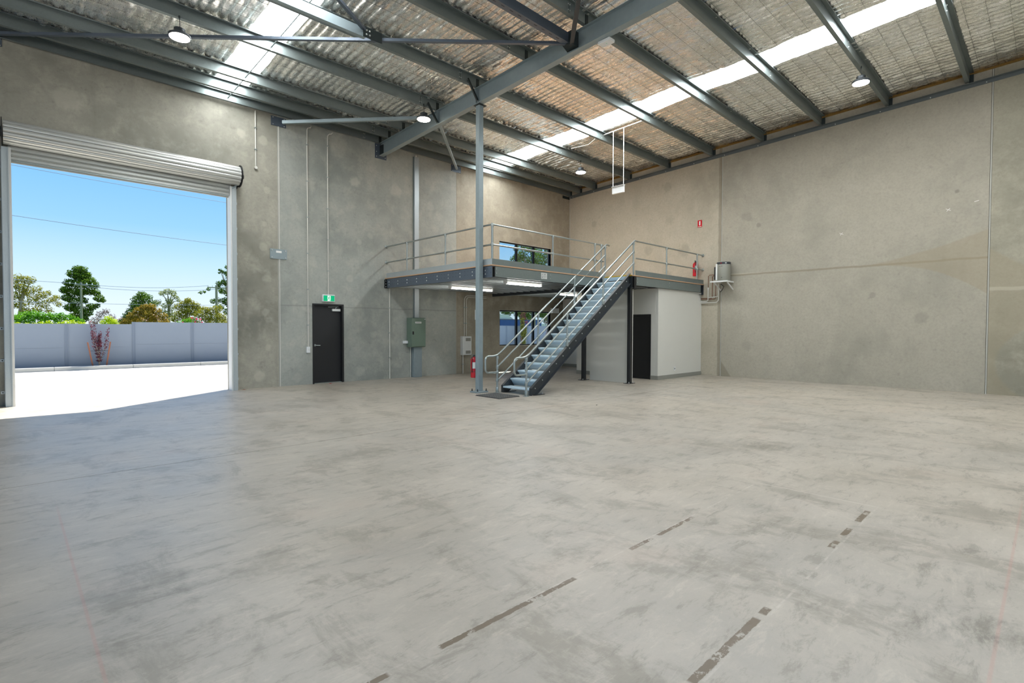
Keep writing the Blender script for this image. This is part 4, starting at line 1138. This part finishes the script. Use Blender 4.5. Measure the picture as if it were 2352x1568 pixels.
MB().box(hx - .24, XR - .002, hy + .17, hy + .21, 2.825, 2.86).box(hx - .24, XR - .002, hy - .21, hy - .17, 2.825, 2.86).box(hx - .25, hx - .215, hy - .23, hy + .30, 2.83, 2.87).box(hx - .2, XR - .002, hy - .2, hy + .2, 2.862, 2.872).build('shelf_frame', 'white_metal', sh)
for s in (-1, 1): MB().bar((hx - .18, hy + s * .19, 2.82), (XR - .01, hy + s * .19, 2.62), .03, .03).build('diagonal_strut', 'white_metal', sh)
pp = thing('pipework', (XR, 7.4, 2.5), 'copper and pale grey pipes between the water heater and the room wall', 'pipes')
X1 = 15.64
MB().tube([(X1, 7.10, 3.10), (X1, 7.42, 3.10), (X1, 7.46, 3.06), (X1, 7.46, 2.72)], .009, 8).build('copper_pipe', 'brass', pp, True)
MB().tube([(X1, 7.12, 3.07), (X1, 7.30, 3.07), (X1, 7.33, 3.03), (X1, 7.33, 2.42), (X1, 7.35, 2.39), (X1, 7.69, 2.39)], .011, 8).build('copper_pipe', 'brass', pp, True)
MB().tube([(X1, 7.22, 2.82), (X1, 7.22, 2.40), (X1, 7.25, 2.36), (X1, 7.69, 2.36)], .010, 8).build('copper_pipe', 'brass', pp, True)
MB().tube([(X1, 7.46, 2.66), (X1, 7.46, 2.33), (X1, 7.51, 2.29), (X1, 7.69, 2.29)], .018, 10).build('drain_pipe', 'pvc', pp, True)
MB().lathe([(.018, 2.62), (.036, 2.67), (.036, 2.72)], (X1, 7.46, 0), 'z', 14).build('tundish', 'pvc', pp, True)
MB().tube([(X1, 7.13, 2.82), (X1, 7.13, 2.46), (X1, 7.17, 2.43), (X1, 7.46, 2.40)], .017, 10).build('drain_pipe', 'pvc', pp, True)
MB().tube([(X1, 7.13, 2.44), (X1, 7.13, 2.32), (X1, 7.20, 2.25), (X1, 7.69, 2.245)], .016, 10).build('drain_pipe', 'pvc', pp, True)
MB().tube([(X1 - .02, 7.05, 2.80), (X1 - .02, 6.96, 2.72), (X1, 7.02, 2.62), (X1, 7.08, 2.56)], .010, 8).build('flexible_hose', 'black', pp, True)

# ------------------------------------------------------------------ grate on the floor at the foot of the stairs
t = thing('floor_mat', (7.45, 8.1, 0), 'dark ribbed rubber mat on the floor before the first stair', 'mat')
mx0, mx1, my0, my1 = 7.13, 7.72, 7.75, 8.50
MB().box(mx0, mx1, my0, my1, .0005, .006).build('mat_base', 'rubber', t)
mb = MB()
for i in range(14):
    y = my0 + .03 + i * (my1 - my0 - .06) / 13
    mb.box(mx0 + .01, mx1 - .01, y - .012, y + .012, .006, .018)
for i in range(11):
    x = mx0 + .03 + i * (mx1 - mx0 - .06) / 10
    mb.box(x - .008, x + .008, my0 + .01, my1 - .01, .006, .022)
mb.build('ribs', plain('worn_rubber_rib', (104, 104, 100), .7, 0, .15, 20), t, kind='stuff')
for i, (x, y, s, m, lb) in enumerate(((5.98, 12.92, .05, 'red', 'tiny red scrap on the floor before the black door'), (3.92, 12.95, .07, 'stake', 'small orange brown scrap at the foot of the right door guide'),
                                      (7.9, 5.9, .03, 'rubber', 'tiny dark fleck on the floor in front of the stairs'))):
    MB().add([(x - s, y, .001), (x, y - s * .4, .001), (x + s, y + s * .1, .001), (x, y + s * .4, .001), (x, y, .012)], [(3, 2, 1, 0), (0, 1, 4), (1, 2, 4), (2, 3, 4), (3, 0, 4)]).build('floor_scrap', m, None, label=lb, category='debris')

# ================================================================== outside
yd = MB().box(-60, 120, YL + TH, 22.55, -.30, -.004).build('yard_pavement', 'pave', kind='structure')
MB().box(-60, XW - TH, -60, YL + TH, -.30, -.004).build('yard_pavement', 'pave', kind='structure')
MB().box(XW - TH, 60, -60, YW - TH, -.30, -.004).build('yard_pavement', 'pave', kind='structure')
MB().box(-60, 120, 22.71, 23.4, -.30, .05).build('garden_bed', 'mulch', kind='structure')
MB().box(-200, 300, 23.4, 400, -.30, -.02).build('ground_beyond', 'grass', kind='structure')
kb = struct('trim_kerb', (3, 22.6, 0))
x = -5.2
while x < 34:
    MB().bbox(x, x + 2.095, 22.55, 22.71, -.05, .125, .012).build('kerb_stone', 'kerb', kb); x += 2.1
# the modular wall round the yard
fe = thing('boundary_fence', (5, 23.3, 0), 'smooth grey panel fence along the far side of the yard', 'fence')
x = 1.46 - 1.87 * 5; FY = 23.30
for k in range(20):
    top = 1.55 if x + .1 < 3.3 else 1.63
    MB().box(x + .05, x + 1.82, FY, FY + .05, .03, top - .82).build('panel', 'fence', fe)
    MB().box(x + .05, x + 1.82, FY, FY + .05, top - .816, top).build('panel', 'fence', fe)
    MB().box(x + .05, x + 1.82, FY + .015, FY + .035, top - .84, top - .80).build('joining_strip', 'fence_post', fe)
    MB().box(x - .05, x - .025, FY - .015, FY + .07, .03, top + .003).box(x - .025, x + .025, FY - .005, FY + .06, .03, top + .003).box(x + .025, x + .05, FY - .015, FY + .07, .03, top + .003).build('post', 'fence_post', fe)
    x += 1.87
# far buildings
bd = thing('workshop', (60, 62, 0), 'pale gabled building with a long blue cladding band beyond the fence', 'building')
MB().prism([(52, 0), (72, 0), (72, 2.0), (59.4, 2.75), (57.6, 3.75), (52, 3.75)], 'y', 60.6, 66).build('white_wall', 'far_white', bd)
MB().box(55.8, 65.3, 60.45, 60.6, 1.95, 2.95).build('blue_band', 'far_blue', bd)
MB().box(55.6, 65.4, 60.4, 60.6, 2.95, 3.03).build('gutter', 'tile_roof', bd)
hs_ = thing('house', (17, 110, 0), 'low house with a brown tiled roof far beyond the fence', 'house')
MB().box(13.5, 19.5, 104, 110, 0, 2.6).build('wall', 'far_white', hs_)
MB().add([(13, 103.5, 2.6), (20, 103.5, 2.6), (20, 110.5, 2.6), (13, 110.5, 2.6), (15, 107, 3.9), (18, 107, 3.9)], [(0, 3, 2, 1), (0, 1, 5, 4), (1, 2, 5), (2, 3, 4, 5), (3, 0, 4)]).build('roof', 'tile_roof', hs_)

# trees --------------------------------------------------------------
def at(px, py, Y):     # a pixel of the photograph carried out to the vertical plane y = Y
    c = Vector((px - 1176, 784 - py, 1201.763))
    d = Vector((vx.dot(c), vy.dot(c), vz.dot(c)))
    return Vector((0, 0, CAM_Z)) + d * (Y / d.y)
def leaves(name, mat, clumps, size, n_per, parent, flat=.85, shell=.55):
    """clumps: (centre, radius) -> one mesh of small leaf sprays"""
    V, F, T = [], [], []
    for c, r in clumps:
        N = max(12, int(n_per * r * r))
        u = rng.normal(size=(N, 3)); u /= np.linalg.norm(u, axis=1)[:, None]
        rad = r * (shell + (1 - shell) * rng.rand(N) ** .5) * (1 + .12 * np.sin(u[:, 0] * 5 + u[:, 2] * 7))
        p = np.array(c) + u * rad[:, None] * np.array([1, 1, flat])
        nrm = u + rng.normal(scale=.55, size=(N, 3)); nrm /= np.linalg.norm(nrm, axis=1)[:, None]
        a = np.cross(nrm, rng.normal(size=(N, 3))); a /= np.linalg.norm(a, axis=1)[:, None] + 1e-9
        b = np.cross(nrm, a); s = size * (.6 + .8 * rng.rand(N))[:, None]
        q = np.stack([p - a * s, p - b * s * .5, p + a * s, p + b * s * .5], 1)
        V.append(q.reshape(-1, 3)); T.append(np.repeat(np.clip(rng.rand(N) * .7 + .3 * (u[:, 2] > 0), 0, 1), 4))  # leaves on top of each clump tinted lighter, top light put into the colour
    V = np.concatenate(V); T = np.concatenate(T); F = np.arange(len(V)).reshape(-1, 4)
    org = np.array(WORLD[parent.name])
    me = bpy.data.meshes.new(name)
    me.vertices.add(len(V)); me.vertices.foreach_set('co', (V - org).ravel())
    me.loops.add(F.size); me.loops.foreach_set('vertex_index', F.ravel())
    me.polygons.add(len(F)); me.polygons.foreach_set('loop_start', np.arange(0, F.size, 4)); me.polygons.foreach_set('loop_total', np.full(len(F), 4))
    at_ = me.attributes.new('tint', 'FLOAT', 'POINT'); at_.data.foreach_set('value', T.astype(np.float32))
    me.materials.append(mat); me.update()
    o = bpy.data.objects.new(name, me); C.objects.link(o); o.parent = parent; WORLD[o.name] = Vector(org)
    o['kind'] = 'stuff'
    return o
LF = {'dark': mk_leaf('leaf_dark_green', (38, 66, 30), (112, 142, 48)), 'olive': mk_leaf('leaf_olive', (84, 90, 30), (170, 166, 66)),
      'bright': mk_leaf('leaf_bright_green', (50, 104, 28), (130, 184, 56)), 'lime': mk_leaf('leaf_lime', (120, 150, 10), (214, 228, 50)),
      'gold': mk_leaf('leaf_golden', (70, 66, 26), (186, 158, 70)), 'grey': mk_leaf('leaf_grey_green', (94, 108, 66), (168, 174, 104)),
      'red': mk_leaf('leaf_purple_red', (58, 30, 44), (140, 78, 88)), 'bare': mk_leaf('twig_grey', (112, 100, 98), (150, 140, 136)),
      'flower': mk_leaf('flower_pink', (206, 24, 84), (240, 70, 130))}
def tree(name, label, cat, Y, clumps, mat, trunk=None, size=.32, dens=60, bark='bark', flat=.85):
    k = Y / 1201.763 * 1.0
    base = at(clumps[0][0] if trunk is None else trunk[0][0], 745, Y); base.z = 0
    t = thing(name, tuple(base), label, cat)
    cl = []
    for (px, py, r) in clumps:
        c = at(px, py, Y); dep = c.dot(fwd); R = r * dep / 1201.763
        c.y += rng.uniform(-1, 1) * R * .8
        cl.append((tuple(c), R))
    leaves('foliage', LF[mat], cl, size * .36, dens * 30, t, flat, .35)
    if not trunk:
        for (px, py, r) in clumps[::3]:
            q = at(px, py, Y); MB().tube([(q.x, Y, -.02), (q.x + .1, Y, q.z * .6), (q.x, Y, q.z)], [.06, .05, .02], 6).build('stem', bark, t, True)
    if trunk:
        pts = [at(px, py, Y) for px, py in trunk]; pts.insert(0, Vector((pts[0].x, pts[0].y, 0)))
        n_ = len(pts); MB().tube(pts, [.28 - .20 * i / (n_ - 1) for i in range(n_)], 8).build('trunk', bark, t, True)
        mid = pts[-1]
        for (px, py, r) in clumps[:5]:
            q = at(px, py, Y); MB().tube([pts[max(1, n_ // 2)], (pts[max(1, n_ // 2)] + q) / 2 + Vector((0, 0, .3)), q], [.10, .07, .03], 6).build('branch', bark, t, True)
    return t
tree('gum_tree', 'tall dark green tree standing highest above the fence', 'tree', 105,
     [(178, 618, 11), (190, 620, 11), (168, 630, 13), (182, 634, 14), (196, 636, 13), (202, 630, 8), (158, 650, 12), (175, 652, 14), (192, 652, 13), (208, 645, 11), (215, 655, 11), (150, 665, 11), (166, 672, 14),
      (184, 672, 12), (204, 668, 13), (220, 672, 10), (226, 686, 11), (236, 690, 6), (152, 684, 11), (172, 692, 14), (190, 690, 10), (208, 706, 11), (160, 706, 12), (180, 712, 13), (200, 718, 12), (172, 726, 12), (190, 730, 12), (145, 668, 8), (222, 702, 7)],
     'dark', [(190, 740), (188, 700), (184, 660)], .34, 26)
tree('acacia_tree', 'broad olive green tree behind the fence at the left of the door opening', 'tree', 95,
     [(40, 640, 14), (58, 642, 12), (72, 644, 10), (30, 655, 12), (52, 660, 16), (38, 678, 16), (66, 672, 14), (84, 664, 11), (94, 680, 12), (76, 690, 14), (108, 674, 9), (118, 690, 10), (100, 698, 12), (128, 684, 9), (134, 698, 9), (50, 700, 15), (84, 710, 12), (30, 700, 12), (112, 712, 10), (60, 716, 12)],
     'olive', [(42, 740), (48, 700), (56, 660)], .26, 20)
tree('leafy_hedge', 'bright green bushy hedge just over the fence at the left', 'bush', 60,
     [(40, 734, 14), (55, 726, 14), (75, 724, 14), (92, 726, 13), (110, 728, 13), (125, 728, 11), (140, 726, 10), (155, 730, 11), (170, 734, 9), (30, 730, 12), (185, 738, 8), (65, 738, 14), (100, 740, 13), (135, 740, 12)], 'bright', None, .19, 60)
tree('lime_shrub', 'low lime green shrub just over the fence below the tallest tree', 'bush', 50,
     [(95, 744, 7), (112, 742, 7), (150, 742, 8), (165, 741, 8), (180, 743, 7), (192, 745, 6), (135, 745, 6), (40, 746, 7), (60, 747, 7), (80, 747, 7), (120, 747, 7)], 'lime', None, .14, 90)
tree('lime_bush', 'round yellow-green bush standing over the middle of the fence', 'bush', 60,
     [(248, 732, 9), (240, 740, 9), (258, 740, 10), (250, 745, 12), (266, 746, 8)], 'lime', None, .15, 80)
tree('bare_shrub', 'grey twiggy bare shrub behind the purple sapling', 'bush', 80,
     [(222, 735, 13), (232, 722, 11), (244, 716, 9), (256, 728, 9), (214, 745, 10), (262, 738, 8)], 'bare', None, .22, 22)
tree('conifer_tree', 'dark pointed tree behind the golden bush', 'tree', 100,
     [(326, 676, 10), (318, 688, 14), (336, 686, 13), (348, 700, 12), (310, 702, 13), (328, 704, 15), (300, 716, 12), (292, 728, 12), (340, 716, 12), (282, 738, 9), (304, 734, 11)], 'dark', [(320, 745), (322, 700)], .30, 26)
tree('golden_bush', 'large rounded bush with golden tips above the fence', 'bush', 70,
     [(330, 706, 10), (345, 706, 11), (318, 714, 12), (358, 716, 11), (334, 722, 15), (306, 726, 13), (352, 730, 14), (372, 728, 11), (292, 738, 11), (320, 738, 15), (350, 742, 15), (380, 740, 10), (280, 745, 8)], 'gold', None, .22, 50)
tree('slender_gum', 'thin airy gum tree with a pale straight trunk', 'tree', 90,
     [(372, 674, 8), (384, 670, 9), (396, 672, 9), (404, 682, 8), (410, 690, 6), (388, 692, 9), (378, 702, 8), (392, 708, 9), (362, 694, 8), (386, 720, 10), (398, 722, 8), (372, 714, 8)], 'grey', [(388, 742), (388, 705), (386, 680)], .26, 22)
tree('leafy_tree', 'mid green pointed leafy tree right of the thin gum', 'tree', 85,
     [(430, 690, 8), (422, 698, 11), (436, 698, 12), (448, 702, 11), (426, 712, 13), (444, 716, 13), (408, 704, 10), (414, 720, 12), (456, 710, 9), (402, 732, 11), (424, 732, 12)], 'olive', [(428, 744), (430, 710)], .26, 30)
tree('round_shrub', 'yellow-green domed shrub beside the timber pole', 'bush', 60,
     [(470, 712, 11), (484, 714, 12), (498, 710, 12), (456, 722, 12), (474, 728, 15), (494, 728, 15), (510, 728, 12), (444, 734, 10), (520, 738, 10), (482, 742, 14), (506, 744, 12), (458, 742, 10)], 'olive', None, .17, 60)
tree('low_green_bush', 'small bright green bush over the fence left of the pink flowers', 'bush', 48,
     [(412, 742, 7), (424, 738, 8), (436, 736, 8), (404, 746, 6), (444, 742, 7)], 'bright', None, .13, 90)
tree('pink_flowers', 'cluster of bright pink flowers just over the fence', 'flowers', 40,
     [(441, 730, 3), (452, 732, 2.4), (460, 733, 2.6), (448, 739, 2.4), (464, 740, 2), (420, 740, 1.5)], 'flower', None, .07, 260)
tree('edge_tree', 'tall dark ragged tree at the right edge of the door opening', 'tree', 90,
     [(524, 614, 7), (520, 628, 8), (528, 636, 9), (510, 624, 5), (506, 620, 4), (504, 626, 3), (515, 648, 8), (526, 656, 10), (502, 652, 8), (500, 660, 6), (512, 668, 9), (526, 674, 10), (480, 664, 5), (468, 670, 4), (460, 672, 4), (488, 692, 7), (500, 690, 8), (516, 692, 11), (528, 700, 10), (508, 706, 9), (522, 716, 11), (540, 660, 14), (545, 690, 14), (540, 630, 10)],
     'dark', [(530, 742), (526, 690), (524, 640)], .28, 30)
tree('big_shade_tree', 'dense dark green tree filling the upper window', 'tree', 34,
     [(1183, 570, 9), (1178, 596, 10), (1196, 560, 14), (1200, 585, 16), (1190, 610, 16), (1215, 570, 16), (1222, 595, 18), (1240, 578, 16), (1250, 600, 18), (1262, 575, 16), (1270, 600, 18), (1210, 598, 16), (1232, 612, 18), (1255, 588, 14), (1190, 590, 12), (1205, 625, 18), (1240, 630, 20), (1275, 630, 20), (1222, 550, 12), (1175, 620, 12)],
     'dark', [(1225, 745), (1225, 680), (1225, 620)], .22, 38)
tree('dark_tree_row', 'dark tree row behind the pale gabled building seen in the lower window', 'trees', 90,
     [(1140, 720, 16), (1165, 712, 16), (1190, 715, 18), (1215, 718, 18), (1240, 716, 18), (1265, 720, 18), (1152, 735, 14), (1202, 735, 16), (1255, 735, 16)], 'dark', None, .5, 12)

# climbing plant between stakes and the red-leaved sapling
def sapling(name, label, cx, cy, h, mat, stems, dens, leafs, w_=.5, ls=.026):
    t = thing(name, (cx, cy, .05), label, 'plant')
    V, cl = [], []
    for i in range(stems):
        a = rng.uniform(-1, 1); tip = Vector((cx + a * w_ * .5 - .15 * (i == 0), cy + rng.uniform(-.12, .12), h * (.62 + .38 * rng.rand()) if i else h))
        mid = Vector((cx + a * w_ * .3, cy, h * .45)); 
        pts = [Vector((cx, cy, .05)), Vector((cx + a * .03, cy, h * .18)), mid, tip]
        MB().tube(pts, [.012, .010, .007, .003], 6).build('stem', 'bark', t)
        for j in range(14):
            u = .18 + .82 * j / 13
            p = mid.lerp(tip, (u - .4) / .6) if u > .4 else Vector((cx + a * .03, cy, h * .18)).lerp(mid, (u - .18) / .22)
            cl.append((tuple(p), leafs * (1.15 - .5 * u)))
    leaves('foliage', LF[mat], cl, ls, dens, t, 1.0, .1)
    return t
def stakes(t, pts):
    for (a, b) in pts: MB().bar(a, b, .04, .04).build('stake', 'stake', t)
t = sapling('purple_sapling', 'young purple-leaved sapling tied between two stakes in front of the fence', 2.29, 22.92, 1.62, 'red', 7, 900, .085, .62)
t = thing('timber_stakes', (2.29, 22.9, .05), 'two orange timber stakes with a tie either side of the purple sapling', 'stakes')
stakes(t, [((2.12, 22.9, .05), (1.98, 22.9, .92)), ((2.48, 22.9, .05), (2.60, 22.9, .93))])
MB().tube([(2.04, 22.9, .62), (2.56, 22.9, .62)], .006, 6).build('tie', 'black', t)
t = sapling('climbing_shrub', 'tall reddish green shrub seen through the lower window', 23.1, 22.9, 2.45, 'olive', 6, 2200, .16, .55, .04)
leaves('red_tips', LF['red'], [((22.95, 22.85, 2.2), .2), ((23.2, 22.85, 2.1), .16), ((23.05, 22.85, 2.4), .2), ((23.28, 22.85, 1.85), .14), ((22.95, 22.85, 1.8), .12)], .04, 2200, t, 1.0, .1)
t = thing('timber_stakes', (23.3, 22.9, .05), 'two timber stakes beside the shrub seen through the lower window', 'stakes')
stakes(t, [((22.86, 22.85, .05), (22.86, 22.85, .92)), ((23.80, 22.85, .05), (23.80, 22.85, 1.0))])
sapling('thin_sapling', 'thin dark sapling at the right end of the lower window view', 25.3, 22.9, 2.1, 'red', 2, 700, .06, .25)

# timber poles and overhead wires
for (px, py, lb) in ((497, 655, 'timber power pole with two crossarms at the right of the door opening'), (186, 648, 'slender power pole in front of the tallest tree')):
    top = at(px, py, 70); t = thing('power_pole', (top.x, 70, 0), lb, 'pole', 'power poles'); ww_ = .55 if px < 300 else 1.0
    MB().tube([(top.x, 70, 0), (top.x, 70, top.z)], [.12, .09] if px < 300 else [.17, .13], 10).build('pole', 'pole_wood', t)
    MB().box(top.x - ww_, top.x + ww_, 69.85, 69.97, top.z - .35, top.z - .24).build('crossarm', 'pole_wood', t)
    MB().box(top.x - .7, top.x + .1, 69.85, 69.97, top.z - 2.1, top.z - 2.0).build('crossarm', 'pole_wood', t)
    for k in (-.9, -.45, .45, .9): MB().lathe([(.05, 0), (.05, .12), (.03, .18)], (top.x + k, 69.9, top.z - .22), 'z', 8).build('insulator', 'tag_white', t)
def wire(label, p, q, sag, r):
    p, q = Vector(p), Vector(q)
    pts = [p.lerp(q, i / 12) - Vector((0, 0, sag * 4 * (i / 12) * (1 - i / 12))) for i in range(13)]
    MB().tube(pts, r, 5).build('overhead_wire', 'wire', None, label=label, category='wire', group='overhead wires')
wire('single overhead wire sloping across the middle of the sky', at(-60, 481, 42), at(640, 577, 42), .10, .016)
wire('highest overhead wire close under the roller door', at(-60, 362, 42), at(640, 484, 42), .10, .016)
a, b = at(186, 650, 70), at(497, 656, 70)
for i, (o, lb) in enumerate(((-.9, 'upper wire strung between the two power poles'), (.45, 'lower wire strung between the two power poles'))):
    wire(lb, (a.x + o, 69.9, a.z - .05 - .3 * i), (b.x + o, 69.9, b.z - .05 - .3 * i), .35, .02)
wire('wire from the slender pole out to the left', (a.x - 9, 69.9, a.z + .35), (a.x - .9, 69.9, a.z - .05), .1, .02)
wire('upper wire from the crossarm pole out to the right', (b.x + .4, 69.9, b.z - .05), (b.x + 10, 69.9, b.z - .4), .1, .03)
wire('thin wire low across the tree tops', (a.x - 9, 69.9, a.z - 2.1), (b.x + 10, 69.9, b.z - 2.0), .2, .018)
